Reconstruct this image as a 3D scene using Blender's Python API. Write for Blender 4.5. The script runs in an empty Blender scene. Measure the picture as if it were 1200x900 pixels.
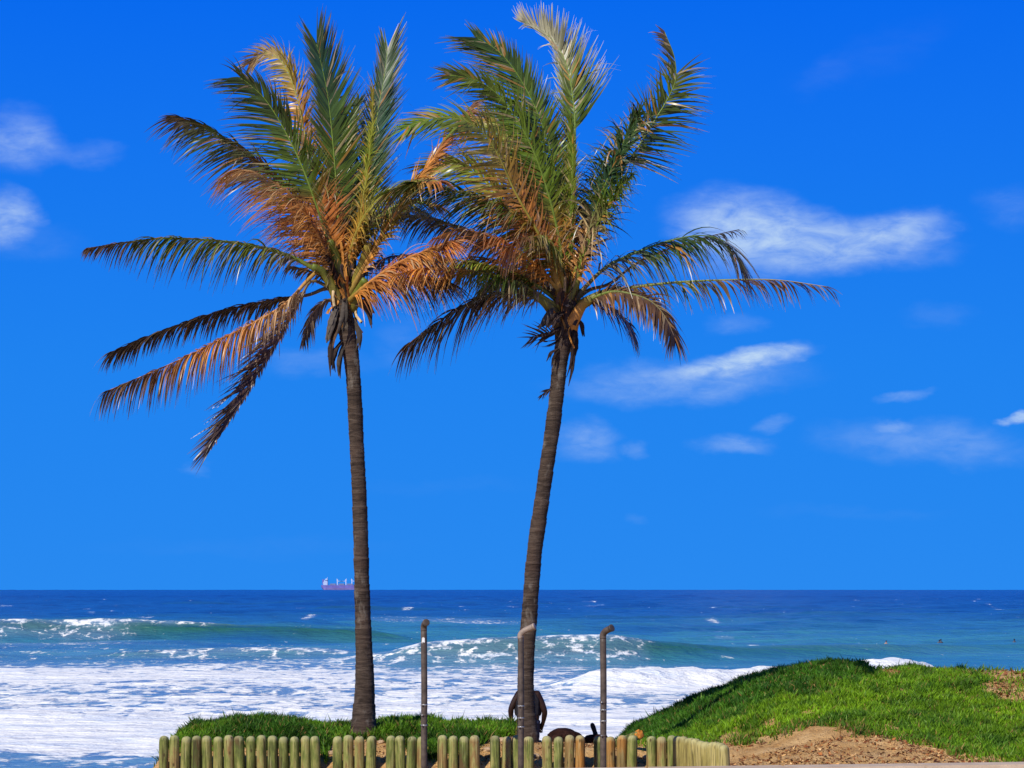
import bpy, bmesh, math, random
import numpy as np
from mathutils import Vector, Matrix

random.seed(7)
rng = np.random.default_rng(7)
sc = bpy.context.scene
COL = sc.collection

# ------------------------------------------------------------------ camera
F = 2600.0          # focal length in pixels of the 1200 wide photograph
EYE = 6.5           # eye height above the sea, metres
HY = 687.6          # image row of eye level
RE = 6371000.0

def at(px, py, d):
    return Vector(((px - 600) / F * d, d, EYE + (HY - py) / F * d))

cd = bpy.data.cameras.new('camera')
cd.sensor_width = 36.0
cd.lens = F / 1200 * 36.0
cd.shift_y = (HY - 450) / 1200
cd.clip_start = 0.5
cd.clip_end = 60000
cam = bpy.data.objects.new('camera', cd)
cam.location = (0, 0, EYE)
cam.rotation_euler = (math.radians(90), 0, 0)
COL.objects.link(cam)
sc.camera = cam

# ------------------------------------------------------------------ helpers
def mesh_np(name, V, faces, mats, parent=None, cols=None, smooth=False, attrs=None):
    """V (n,3); faces (m,4) or (m,3) int array or list of such arrays"""
    if not isinstance(faces, list):
        faces = [faces]
    me = bpy.data.meshes.new(name)
    V = np.asarray(V, dtype=np.float32)
    me.vertices.add(len(V))
    me.vertices.foreach_set('co', V.ravel())
    faces = [np.asarray(f, dtype=np.int32) for f in faces if len(f)]
    loops = np.concatenate([f.ravel() for f in faces])
    sizes = np.concatenate([np.full(len(f), f.shape[1], dtype=np.int32) for f in faces])
    starts = np.concatenate([[0], np.cumsum(sizes)[:-1]]).astype(np.int32)
    me.loops.add(len(loops))
    me.loops.foreach_set('vertex_index', loops)
    me.polygons.add(len(sizes))
    me.polygons.foreach_set('loop_start', starts)
    me.polygons.foreach_set('loop_total', sizes)
    me.update(calc_edges=True)
    me.validate()
    if cols is not None:
        a = me.color_attributes.new('col', 'FLOAT_COLOR', 'POINT')
        c = np.ones((len(V), 4), dtype=np.float32)
        c[:, :3] = cols
        a.data.foreach_set('color', c.ravel())
    if attrs:
        for k, v in attrs.items():
            a = me.attributes.new(k, 'FLOAT', 'POINT')
            a.data.foreach_set('value', np.asarray(v, dtype=np.float32))
    if smooth:
        me.polygons.foreach_set('use_smooth', np.ones(len(sizes), dtype=bool))
    for m in (mats if isinstance(mats, (list, tuple)) else [mats]):
        me.materials.append(m)
    o = bpy.data.objects.new(name, me)
    COL.objects.link(o)
    if parent:
        o.parent = parent
    return o

def bm_obj(name, bm, mat, parent=None, smooth=True):
    me = bpy.data.meshes.new(name)
    bmesh.ops.recalc_face_normals(bm, faces=bm.faces[:])
    bm.to_mesh(me)
    bm.free()
    if smooth:
        for p in me.polygons:
            p.use_smooth = True
    me.materials.append(mat)
    o = bpy.data.objects.new(name, me)
    COL.objects.link(o)
    if parent:
        o.parent = parent
    return o

def thing(name, label, cat, loc=(0, 0, 0), group=None):
    o = bpy.data.objects.new(name, None)
    o.empty_display_size = 0.2
    o.location = loc
    COL.objects.link(o)
    tag(o, label, cat, group)
    return o

def tag(o, label, cat, group=None):
    o['label'] = label
    o['category'] = cat
    if group:
        o['group'] = group
    return o

def struct(o, kind='structure', label=None, cat=None):
    o['kind'] = kind
    if label:
        o['label'] = label
    if cat:
        o['category'] = cat
    return o

def resample(P, n):
    P = np.asarray(P, float)
    # Catmull-Rom then arc-length resample
    Q = []
    E = np.vstack([2 * P[0] - P[1], P, 2 * P[-1] - P[-2]])
    for i in range(1, len(E) - 2):
        p0, p1, p2, p3 = E[i - 1:i + 3]
        for t in np.linspace(0, 1, 16, endpoint=False):
            Q.append(0.5 * ((2 * p1) + (-p0 + p2) * t + (2 * p0 - 5 * p1 + 4 * p2 - p3) * t * t
                            + (-p0 + 3 * p1 - 3 * p2 + p3) * t ** 3))
    Q.append(P[-1])
    Q = np.array(Q)
    s = np.concatenate([[0], np.cumsum(np.linalg.norm(np.diff(Q, axis=0), axis=1))])
    u = np.linspace(0, s[-1], n)
    return np.stack([np.interp(u, s, Q[:, k]) for k in range(Q.shape[1])], 1), s[-1]

def tangents(P):
    T = np.gradient(P, axis=0)
    return T / (np.linalg.norm(T, axis=1, keepdims=True) + 1e-9)

def tube_np(P, R, sides=8, squash=None):
    P = np.asarray(P, float)
    n = len(P)
    R = np.broadcast_to(np.asarray(R, float), (n,))
    T = tangents(P)
    ref = np.array([0.02, -1.0, 0.03])
    A = np.cross(T, ref)
    bad = np.linalg.norm(A, axis=1) < 1e-3
    A[bad] = np.cross(T[bad], np.array([1.0, 0, 0]))
    A /= np.linalg.norm(A, axis=1, keepdims=True)
    B = np.cross(T, A)
    th = np.linspace(0, 2 * np.pi, sides, endpoint=False)
    sq = 1.0 if squash is None else squash
    V = (P[:, None, :] + R[:, None, None] * (np.cos(th)[None, :, None] * A[:, None, :]
         + sq * np.sin(th)[None, :, None] * B[:, None, :])).reshape(-1, 3)
    i = np.arange(n - 1)[:, None] * sides
    k = np.arange(sides)[None, :]
    k2 = (k + 1) % sides
    Fq = np.stack([i + k, i + k2, i + sides + k2, i + sides + k], -1).reshape(-1, 4)
    # caps
    V = np.vstack([V, P[0], P[-1]])
    c0, c1 = n * sides, n * sides + 1
    kk = np.arange(sides)
    kk2 = (kk + 1) % sides
    Ft = np.vstack([np.stack([kk2, kk, np.full(sides, c0)], 1),
                    np.stack([(n - 1) * sides + kk, (n - 1) * sides + kk2, np.full(sides, c1)], 1)])
    return V, Fq, Ft

def join_np(parts):
    V, Q, T, C = [], [], [], []
    o = 0
    for p in parts:
        v, q, t = p[0], p[1], p[2]
        V.append(v)
        if len(q):
            Q.append(np.asarray(q) + o)
        if len(t):
            T.append(np.asarray(t) + o)
        if len(p) > 3:
            C.append(p[3])
        o += len(v)
    out = [f for f in ([np.vstack(Q)] if Q else []) + ([np.vstack(T)] if T else [])]
    return np.vstack(V), out, (np.vstack(C) if C else None)

def box_bm(bm, c, s, rot=None):
    M = Matrix.Translation(c)
    if rot is not None:
        M = M @ rot
    return bmesh.ops.create_cube(bm, size=1.0, matrix=M @ Matrix.Diagonal((s[0], s[1], s[2], 1)))['verts']

# cheap smooth value noise for numpy
class VNoise:
    def __init__(self, seed, n=256):
        r = np.random.default_rng(seed)
        self.g = r.random((n, n))
        self.n = n
    def __call__(self, x, y):
        x = np.asarray(x, float); y = np.asarray(y, float)
        xi = np.floor(x).astype(int); yi = np.floor(y).astype(int)
        fx = x - xi; fy = y - yi
        fx = fx * fx * (3 - 2 * fx); fy = fy * fy * (3 - 2 * fy)
        n = self.n
        a = self.g[xi % n, yi % n]; b = self.g[(xi + 1) % n, yi % n]
        c = self.g[xi % n, (yi + 1) % n]; d = self.g[(xi + 1) % n, (yi + 1) % n]
        return (a * (1 - fx) + b * fx) * (1 - fy) + (c * (1 - fx) + d * fx) * fy
    def fbm(self, x, y, o=4):
        s = 0; a = 0.5; t = 0
        for k in range(o):
            s = s + a * self(x * 2 ** k + 17.3 * k, y * 2 ** k + 5.1 * k)
            t += a; a *= 0.5
        return s / t
N1, N2, N3 = VNoise(1), VNoise(2), VNoise(3)

def sstep(a, b, x):
    t = np.clip((x - a) / (b - a), 0, 1)
    return t * t * (3 - 2 * t)

# ------------------------------------------------------------------ materials
def new_mat(name):
    m = bpy.data.materials.new(name)
    m.use_nodes = True
    nt = m.node_tree
    nt.nodes.clear()
    out = nt.nodes.new('ShaderNodeOutputMaterial')
    return m, nt, out

class NB:
    """small node builder"""
    def __init__(self, nt):
        self.nt = nt
    def n(self, t, **kw):
        nd = self.nt.nodes.new(t)
        for k, v in kw.items():
            setattr(nd, k, v)
        return nd
    def set(self, sock, v):
        if hasattr(v, 'is_output'):
            self.nt.links.new(v, sock)
        else:
            sock.default_value = v
    def math(self, op, a, b=None, c=None, clamp=False):
        nd = self.n('ShaderNodeMath', operation=op)
        nd.use_clamp = clamp
        self.set(nd.inputs[0], a)
        if b is not None:
            self.set(nd.inputs[1], b)
        if c is not None:
            self.set(nd.inputs[2], c)
        return nd.outputs[0]
    def noise(self, vec, scale, detail=4, rough=0.55, dist=0.0):
        nd = self.n('ShaderNodeTexNoise')
        if vec is not None:
            self.set(nd.inputs['Vector'], vec)
        nd.inputs['Scale'].default_value = scale
        nd.inputs['Detail'].default_value = detail
        nd.inputs['Roughness'].default_value = rough
        nd.inputs['Distortion'].default_value = dist
        return nd.outputs['Fac']
    def mapping(self, vec, scale=(1, 1, 1), loc=(0, 0, 0), rot=(0, 0, 0)):
        nd = self.n('ShaderNodeMapping')
        self.set(nd.inputs['Vector'], vec)
        nd.inputs['Scale'].default_value = scale
        nd.inputs['Location'].default_value = loc
        nd.inputs['Rotation'].default_value = rot
        return nd.outputs[0]
    def ramp(self, fac, stops, interp='LINEAR'):
        nd = self.n('ShaderNodeValToRGB')
        self.set(nd.inputs[0], fac)
        cr = nd.color_ramp
        cr.interpolation = interp
        while len(cr.elements) > 1:
            cr.elements.remove(cr.elements[-1])
        cr.elements[0].position = stops[0][0]
        cr.elements[0].color = (*stops[0][1], 1)
        for p, c in stops[1:]:
            e = cr.elements.new(p)
            e.color = (*c, 1)
        return nd.outputs[0]
    def mix(self, fac, a, b, mode='MIX'):
        nd = self.n('ShaderNodeMix', data_type='RGBA', blend_type=mode)
        self.set(nd.inputs['Factor'], fac)
        self.set(nd.inputs['A'], a if hasattr(a, 'is_output') else (*a, 1))
        self.set(nd.inputs['B'], b if hasattr(b, 'is_output') else (*b, 1))
        return nd.outputs['Result']
    def mrange(self, v, a, b, c=0.0, d=1.0, smooth=False):
        nd = self.n('ShaderNodeMapRange')
        if smooth:
            nd.interpolation_type = 'SMOOTHSTEP'
        self.set(nd.inputs['Value'], v)
        self.set(nd.inputs['From Min'], a); self.set(nd.inputs['From Max'], b)
        self.set(nd.inputs['To Min'], c); self.set(nd.inputs['To Max'], d)
        return nd.outputs['Result']
    def attr(self, name):
        return self.n('ShaderNodeAttribute', attribute_name=name)
    def bump(self, h, strength, dist=0.02):
        nd = self.n('ShaderNodeBump')
        self.set(nd.inputs['Height'], h)
        nd.inputs['Strength'].default_value = strength
        nd.inputs['Distance'].default_value = dist
        return nd.outputs[0]
    def bsdf(self, col, rough=0.6, spec=0.5, normal=None, metal=0.0):
        nd = self.n('ShaderNodeBsdfPrincipled')
        self.set(nd.inputs['Base Color'], col if hasattr(col, 'is_output') else (*col, 1))
        self.set(nd.inputs['Roughness'], rough)
        self.set(nd.inputs['Specular IOR Level'], spec)
        self.set(nd.inputs['Metallic'], metal)
        if normal is not None:
            self.set(nd.inputs['Normal'], normal)
        return nd
    def pos(self):
        return self.n('ShaderNodeTexCoord').outputs['Object']

def simple_mat(name, col, rough=0.6, spec=0.4, nscale=20, var=0.3, bump=0.2, bdist=0.01, metal=0.0):
    m, nt, out = new_mat(name)
    b = NB(nt)
    p = b.pos()
    f = b.noise(p, nscale, 5, 0.6)
    lo = tuple(c * (1 - var) for c in col)
    hi = tuple(min(1, c * (1 + var)) for c in col)
    c = b.ramp(f, [(0.3, lo), (0.7, hi)])
    s = b.bsdf(c, rough, spec, b.bump(b.noise(p, nscale * 3, 4), bump, bdist), metal)
    nt.links.new(s.outputs[0], out.inputs[0])
    return m

def leaf_mat(name, rough=0.38, spec=0.5, trans=0.28, nscale=3.0):
    m, nt, out = new_mat(name)
    b = NB(nt)
    a = b.attr('col').outputs['Color']
    f = b.noise(b.pos(), nscale, 4, 0.6)
    c = b.mix(b.mrange(f, 0.3, 0.7), b.mix(1.0, a, (0.7, 0.7, 0.72), 'MULTIPLY'), b.mix(1.0, a, (1.3, 1.25, 1.2), 'MULTIPLY'))
    s = b.bsdf(c, rough, spec)
    t = b.n('ShaderNodeBsdfTranslucent')
    nt.links.new(c, t.inputs['Color'])
    mx = b.n('ShaderNodeMixShader')
    mx.inputs[0].default_value = trans
    nt.links.new(s.outputs[0], mx.inputs[1])
    nt.links.new(t.outputs[0], mx.inputs[2])
    nt.links.new(mx.outputs[0], out.inputs[0])
    return m

M_LEAF = leaf_mat('palm_leaf', rough=0.33, spec=0.45)
M_COVER = leaf_mat('ground_cover_leaf', rough=0.5, spec=0.15, trans=0.3, nscale=1.2)

def trunk_mat():
    m, nt, out = new_mat('palm_bark')
    b = NB(nt)
    p = b.pos()
    rings = b.noise(b.mapping(p, (2.2, 2.2, 13)), 1.6, 6, 0.7, 0.9)
    rings2 = b.noise(b.mapping(p, (4.5, 4.5, 52)), 1.6, 4, 0.6, 0.8)
    vert = b.noise(b.mapping(p, (40, 40, 3.0)), 1.0, 4, 0.6)
    blot = b.noise(p, 1.7, 4, 0.6)
    base = b.ramp(rings, [(0.3, (0.016, 0.011, 0.008)), (0.46, (0.046, 0.031, 0.022)), (0.6, (0.085, 0.060, 0.043)), (0.75, (0.15, 0.115, 0.085))])
    base = b.mix(b.mrange(rings2, 0.55, 0.72, 0, 0.7), base, (0.03, 0.02, 0.014))
    base = b.mix(b.mrange(vert, 0.55, 0.75, 0, 0.5), base, (0.06, 0.042, 0.03))
    base = b.mix(b.mrange(blot, 0.5, 0.7, 0, 0.45), base, (0.11, 0.062, 0.042))
    pale = b.noise(b.mapping(p, (7, 7, 3.5)), 1.0, 5, 0.65)
    base = b.mix(b.mrange(pale, 0.56, 0.70, 0, 0.55), base, (0.24, 0.21, 0.17))
    hh = b.math('ADD', b.math('MULTIPLY', rings, 1.0), b.math('ADD', b.math('MULTIPLY', vert, 0.4), b.math('MULTIPLY', rings2, -0.6)))
    s = b.bsdf(base, 0.85, 0.2, b.bump(hh, 0.8, 0.02))
    nt.links.new(s.outputs[0], out.inputs[0])
    return m
M_TRUNK = trunk_mat()

def vcol_mat(name, rough=0.7, spec=0.3, nscale=30, var=0.35, bump=0.4, stretch=(1, 1, 1)):
    m, nt, out = new_mat(name)
    b = NB(nt)
    a = b.attr('col').outputs['Color']
    p = b.mapping(b.pos(), stretch)
    f = b.noise(p, nscale, 5, 0.6)
    c = b.mix(b.mrange(f, 0.3, 0.7), b.mix(1.0, a, (1 - var,) * 3, 'MULTIPLY'), b.mix(1.0, a, (1 + var,) * 3, 'MULTIPLY'))
    s = b.bsdf(c, rough, spec, b.bump(f, bump, 0.01))
    nt.links.new(s.outputs[0], out.inputs[0])
    return m
M_STEM = vcol_mat('frond_stem', 0.5, 0.4, 18, 0.25)
M_SHEATH = vcol_mat('dry_sheath', 0.85, 0.15, 25, 0.4)

def log_mat(name, stops, seedloc):
    m, nt, out = new_mat(name)
    b = NB(nt)
    p = b.pos()
    oi = b.n('ShaderNodeObjectInfo')
    off = b.n('ShaderNodeVectorMath', operation='ADD')
    comb = b.n('ShaderNodeCombineXYZ')
    r = oi.outputs['Random']
    nt.links.new(b.math('MULTIPLY', r, 37.0), comb.inputs[0])
    nt.links.new(b.math('MULTIPLY', r, 91.0), comb.inputs[2])
    nt.links.new(p, off.inputs[0]); nt.links.new(comb.outputs[0], off.inputs[1])
    pv = off.outputs[0]
    grain = b.noise(b.mapping(pv, (60, 60, 2.5)), 1.0, 5, 0.65)
    blot = b.noise(b.mapping(pv, (9, 9, 3.0)), 1.0, 4, 0.6)
    f = b.math('ADD', b.math('MULTIPLY', blot, 1.1), b.math('MULTIPLY', b.math('SUBTRACT', r, 0.5), 0.36))
    c = b.ramp(f, stops)
    c = b.mix(b.mrange(grain, 0.50, 0.66, 0, 0.8), c, (0.045, 0.034, 0.014))
    c = b.mix(b.mrange(grain, 0.44, 0.30, 0, 0.6), c, (0.46, 0.41, 0.20))
    sepz = b.n('ShaderNodeSeparateXYZ'); nt.links.new(p, sepz.inputs[0])
    topn = b.math('ADD', sepz.outputs[2], b.math('MULTIPLY', b.math('SUBTRACT', blot, 0.5), 0.12))
    c = b.mix(b.mrange(topn, 0.425, 0.475, 0, 0.55), c, (0.42, 0.39, 0.19))
    kn = b.n('ShaderNodeTexVoronoi', feature='F1'); kn.inputs['Scale'].default_value = 1.0
    nt.links.new(b.mapping(pv, (9, 9, 5)), kn.inputs['Vector'])
    c = b.mix(b.mrange(kn.outputs['Distance'], 0.06, 0.16, 0.85, 0), c, (0.05, 0.03, 0.012))
    # darker damp cracks
    crack = b.noise(b.mapping(pv, (26, 26, 0.9)), 1.0, 3, 0.5)
    c = b.mix(b.mrange(crack, 0.62, 0.68, 0, 0.8), c, (0.035, 0.025, 0.012))
    s = b.bsdf(c, 0.8, 0.2, b.bump(grain, 0.5, 0.006))
    nt.links.new(s.outputs[0], out.inputs[0])
    return m
M_LOG = log_mat('weathered_log', [(0.25, (0.10, 0.062, 0.024)), (0.38, (0.085, 0.105, 0.026)), (0.50, (0.16, 0.185, 0.042)), (0.62, (0.27, 0.26, 0.08)), (0.75, (0.24, 0.15, 0.055))], 0)
M_LOG_PALE = log_mat('pale_log', [(0.25, (0.17, 0.13, 0.04)), (0.5, (0.30, 0.25, 0.075)), (0.75, (0.42, 0.35, 0.13))], 0)
M_LOG_ORANGE = log_mat('orange_log', [(0.25, (0.20, 0.10, 0.025)), (0.45, (0.42, 0.17, 0.03)), (0.6, (0.36, 0.17, 0.04)), (0.8, (0.2, 0.14, 0.05))], 0)
M_CUT = simple_mat('cut_wood_end', (0.55, 0.2, 0.03), 0.75, 0.2, 25, 0.45, 0.4)
M_POLE = simple_mat('dull_painted_pipe', (0.085, 0.063, 0.048), 0.55, 0.3, 14, 0.45, 0.15)
M_POLE_PALE = simple_mat('worn_pale_pipe', (0.27, 0.205, 0.155), 0.5, 0.45, 14, 0.3, 0.15)
M_BAND = simple_mat('bright_metal_band', (0.30, 0.29, 0.27), 0.35, 0.5, 40, 0.5, 0.3, 0.01, 0.5)
M_STICKER = simple_mat('white_paint_patch', (0.75, 0.73, 0.7), 0.6, 0.3, 40, 0.2, 0.1)
M_ROCKB = simple_mat('dark_brown_rock', (0.030, 0.013, 0.010), 0.95, 0.05, 9, 0.6, 1.0, 0.06)
M_STONE = simple_mat('pale_sandstone', (0.42, 0.29, 0.17), 0.9, 0.15, 14, 0.4, 0.7, 0.02)
M_BLACKSTICK = simple_mat('charred_wood', (0.02, 0.017, 0.016), 0.8, 0.2, 20, 0.4, 0.5)
M_SKIN = simple_mat('dark_skin', (0.024, 0.010, 0.007), 0.55, 0.2, 12, 0.15, 0.1)
M_VEST = simple_mat('black_cloth', (0.014, 0.013, 0.018), 0.85, 0.2, 30, 0.3, 0.3)
M_SHORTS = simple_mat('dark_navy_cloth', (0.016, 0.02, 0.045), 0.85, 0.2, 30, 0.3, 0.3)
M_HAIR = simple_mat('black_hair', (0.01, 0.009, 0.009), 0.7, 0.3, 60, 0.3, 0.5)
M_SWIM = simple_mat('dark_wetsuit', (0.05, 0.05, 0.065), 0.5, 0.4, 10, 0.2, 0.1)
M_TAN = simple_mat('tanned_skin', (0.36, 0.19, 0.12), 0.5, 0.4, 10, 0.15, 0.1)
M_BOARD = simple_mat('white_board', (0.78, 0.78, 0.76), 0.35, 0.5, 3, 0.08, 0.05)
M_BOARD_R = simple_mat('red_board', (0.5, 0.10, 0.07), 0.35, 0.5, 3, 0.08, 0.05)

def hazed_ship_mat(name, col):  # distance haze is mixed into the ship's paint colours
    return simple_mat(name, col, 0.55, 0.3, 0.08, 0.2, 0.0)
M_HULL = hazed_ship_mat('hazed_blue_hull_paint', (0.14, 0.13, 0.40))
M_ANTI = hazed_ship_mat('hazed_red_hull_paint', (0.21, 0.19, 0.42))
M_SHIPW = hazed_ship_mat('hazed_ship_white_paint', (0.42, 0.52, 0.72))
M_DECK = hazed_ship_mat('hazed_ship_deck_paint', (0.16, 0.19, 0.32))
M_CRANE = hazed_ship_mat('hazed_crane_paint', (0.46, 0.56, 0.74))

def concrete_mat():
    m, nt, out = new_mat('warm_concrete')
    b = NB(nt)
    p = b.pos()
    f = b.noise(p, 3.0, 6, 0.65)
    g = b.noise(p, 60, 3, 0.6)
    c = b.ramp(f, [(0.3, (0.42, 0.31, 0.21)), (0.7, (0.62, 0.48, 0.34))])
    c = b.mix(b.mrange(g, 0.5, 0.75, 0, 0.6), c, (0.36, 0.27, 0.19))
    s = b.bsdf(c, 0.85, 0.2, b.bump(g, 0.4, 0.004))
    nt.links.new(s.outputs[0], out.inputs[0])
    return m
M_CONC = concrete_mat()

def sand_mat():
    m, nt, out = new_mat('beach_sand')
    b = NB(nt)
    p = b.pos()
    f = b.noise(p, 2.2, 6, 0.65)
    g = b.noise(p, 22, 5, 0.65)
    h = b.noise(p, 110, 3, 0.6)
    c = b.ramp(f, [(0.3, (0.50, 0.25, 0.075)), (0.5, (0.66, 0.39, 0.15)), (0.7, (0.78, 0.52, 0.24))])
    c = b.mix(b.mrange(g, 0.54, 0.68, 0, 0.8), c, (0.24, 0.10, 0.04))
    c = b.mix(b.mrange(h, 0.55, 0.75, 0, 0.5), c, (0.55, 0.40, 0.25))
    hh = b.math('ADD', b.math('MULTIPLY', f, 0.3), b.math('ADD', g, b.math('MULTIPLY', h, 0.3)))
    s = b.bsdf(c, 0.95, 0.1, b.bump(hh, 1.0, 0.06))
    nt.links.new(s.outputs[0], out.inputs[0])
    return m
M_SAND = sand_mat()

# ------------------------------------------------------------------ sun and sky
SUN_DIR = Vector((-0.50, -0.72, 0.67)).normalized()
sd = bpy.data.lights.new('sun', 'SUN')
sd.energy = 5.0
sd.angle = math.radians(0.5)
sd.color = (1.0, 0.95, 0.85)
sun = bpy.data.objects.new('sun', sd)
sun.rotation_euler = (-SUN_DIR).to_track_quat('-Z', 'Y').to_euler()
sun.location = (-20, -20, 40)
COL.objects.link(sun)

world = bpy.data.worlds.new('World')
sc.world = world
world.use_nodes = True
wt = world.node_tree
wt.nodes.clear()
wb = NB(wt)
wout = wb.n('ShaderNodeOutputWorld')
bg = wb.n('ShaderNodeBackground')
bg.inputs['Strength'].default_value = 0.1
tc = wb.n('ShaderNodeTexCoord')
sep = wb.n('ShaderNodeSeparateXYZ')
wt.links.new(tc.outputs['Generated'], sep.inputs[0])
dx, dy, dz = sep.outputs
# clear dry air: look a little higher into the sky model than the true elevation
zz = wb.math('ADD', wb.math('MULTIPLY', wb.math('MAXIMUM', dz, 0.0), 2.2), 0.10)
cmb = wb.n('ShaderNodeCombineXYZ')
wt.links.new(dx, cmb.inputs[0]); wt.links.new(dy, cmb.inputs[1]); wt.links.new(zz, cmb.inputs[2])
nrm = wb.n('ShaderNodeVectorMath', operation='NORMALIZE')
wt.links.new(cmb.outputs[0], nrm.inputs[0])
sky = wb.n('ShaderNodeTexSky', sky_type='NISHITA')
sky.sun_disc = False
sky.sun_elevation = math.asin(SUN_DIR.z)
sky.sun_rotation = math.atan2(SUN_DIR.x, SUN_DIR.y)
sky.air_density = 1.0
sky.dust_density = 0.0
sky.ozone_density = 4.0
wt.links.new(nrm.outputs[0], sky.inputs[0])
nish = wb.mix(1.0, sky.outputs[0], (0.75, 1.0, 1.35), 'MULTIPLY')
deep_air = wb.ramp(dz, [(0.0, (0.020, 0.250, 0.87)), (0.10, (0.013, 0.225, 0.87)), (0.27, (0.0010, 0.135, 0.86)), (0.45, (0.004, 0.10, 0.52)), (1.0, (0.006, 0.07, 0.30))])
deep_air = wb.mix(1.0, deep_air, (10, 10, 10), 'MULTIPLY')
skycol = wb.mix(0.992, nish, deep_air)

# clouds: soft patches by direction (u = x/y, v = z/y)
ysafe = wb.math('MAXIMUM', dy, 0.05)
u0 = wb.math('DIVIDE', dx, ysafe)
v0 = wb.math('DIVIDE', dz, ysafe)
cuv = wb.n('ShaderNodeCombineXYZ')
wt.links.new(u0, cuv.inputs[0]); wt.links.new(v0, cuv.inputs[1])
wn1 = wb.n('ShaderNodeTexNoise'); wn1.inputs['Scale'].default_value = 26; wn1.inputs['Detail'].default_value = 5
wn1.inputs['Roughness'].default_value = 0.6
wt.links.new(wb.mapping(cuv.outputs[0], (1, 1.9, 1)), wn1.inputs['Vector'])
sw = wb.n('ShaderNodeSeparateColor')
wt.links.new(wn1.outputs['Color'], sw.inputs[0])
u = wb.math('ADD', u0, wb.math('MULTIPLY', wb.math('SUBTRACT', sw.outputs[0], 0.5), 0.030))
v = wb.math('ADD', v0, wb.math('MULTIPLY', wb.math('SUBTRACT', sw.outputs[1], 0.5), 0.017))
front = wb.mrange(dy, 0.1, 0.25)
CLOUDS = [
    (28, 163, 52, 40, 0, 0.302), (98, 182, 40, 17, 0, 0.081), (0, 256, 40, 33, 0, 0.427), (30, 285, 70, 22, 0, 0.039),
    (862, 262, 84, 42, 0, 0.474), (960, 282, 150, 38, 3, 0.474), (1060, 268, 62, 26, 0, 0.336), (900, 305, 140, 26, 0, 0.133),
    (800, 445, 150, 27, -3, 0.238), (865, 424, 86, 15, -9, 0.613), (905, 412, 42, 12, -14, 0.249),
    (690, 515, 44, 24, 0, 0.215), (752, 523, 18, 11, 0, 0.115), (855, 519, 52, 14, 0, 0.183), (905, 494, 28, 11, 0, 0.133),
    (1090, 520, 130, 26, 4, 0.152), (1058, 464, 34, 9, -6, 0.183), (1045, 500, 30, 9, -6, 0.204), (1190, 490, 30, 6, -12, 0.581),
    (1030, 62, 110, 26, -22, 0.010), (965, 90, 34, 20, -40, 0.018), (1190, 245, 44, 28, 0, 0.066), (360, 425, 70, 16, 0, 0.081),
    (225, 549, 20, 8, 0, 0.081), (862, 376, 36, 13, 0, 0.097), (1100, 370, 46, 16, 0, 0.039), (470, 402, 44, 28, -25, 0.045),
    (740, 608, 18, 8, 0, 0.039), (1000, 600, 120, 10, 0, 0.013), (520, 570, 120, 10, 0, 0.009), (300, 640, 200, 12, 0, 0.009),
    # beyond the frame
    (-260, 300, 160, 60, 4, .5), (1420, 330, 150, 50, -4, .5), (-180, 520, 120, 30, 0, .4), (1480, 120, 180, 50, 8, .4), (600, -300, 260, 90, 10, .35),
]
clear = None
for (px, py, rx, ry, rot, op) in CLOUDS:
    cu, cv = (px - 600) / F, (HY - py) / F
    c, s = math.cos(math.radians(-rot)), math.sin(math.radians(-rot))
    du = wb.math('SUBTRACT', u, cu); dv = wb.math('SUBTRACT', v, cv)
    a = wb.math('ADD', wb.math('MULTIPLY', du, c / (rx / F)), wb.math('MULTIPLY', dv, s / (rx / F)))
    bb = wb.math('ADD', wb.math('MULTIPLY', du, -s / (ry / F)), wb.math('MULTIPLY', dv, c / (ry / F)))
    r2 = wb.math('ADD', wb.math('MULTIPLY', a, a), wb.math('MULTIPLY', bb, bb))
    mk = wb.mrange(wb.math('SQRT', r2), 0.15, 1.25, op, 0.0, True)
    t = wb.math('SUBTRACT', 1.0, mk)
    clear = t if clear is None else wb.math('MULTIPLY', clear, t)
wisp = wb.noise(wb.mapping(cuv.outputs[0], (1, 2.6, 1), rot=(0, 0, 0.25)), 60, 6, 0.62, 0.4)
dens = wb.math('MULTIPLY', wb.math('SUBTRACT', 1.0, clear), wb.mrange(wisp, 0.32, 0.64, 0.50, 1.38))
dens = wb.math('MULTIPLY', dens, front, clamp=True)
CLOUD_COL = (5.6, 7.3, 9.2)
final = wb.mix(dens, skycol, CLOUD_COL)
wt.links.new(final, bg.inputs['Color'])
wt.links.new(bg.outputs[0], wout.inputs[0])

vs = sc.view_settings
vs.view_transform = 'Standard'
vs.look = 'None'
vs.gamma = 1.0
vs.exposure = 0.0
vs.use_curve_mapping = False

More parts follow.
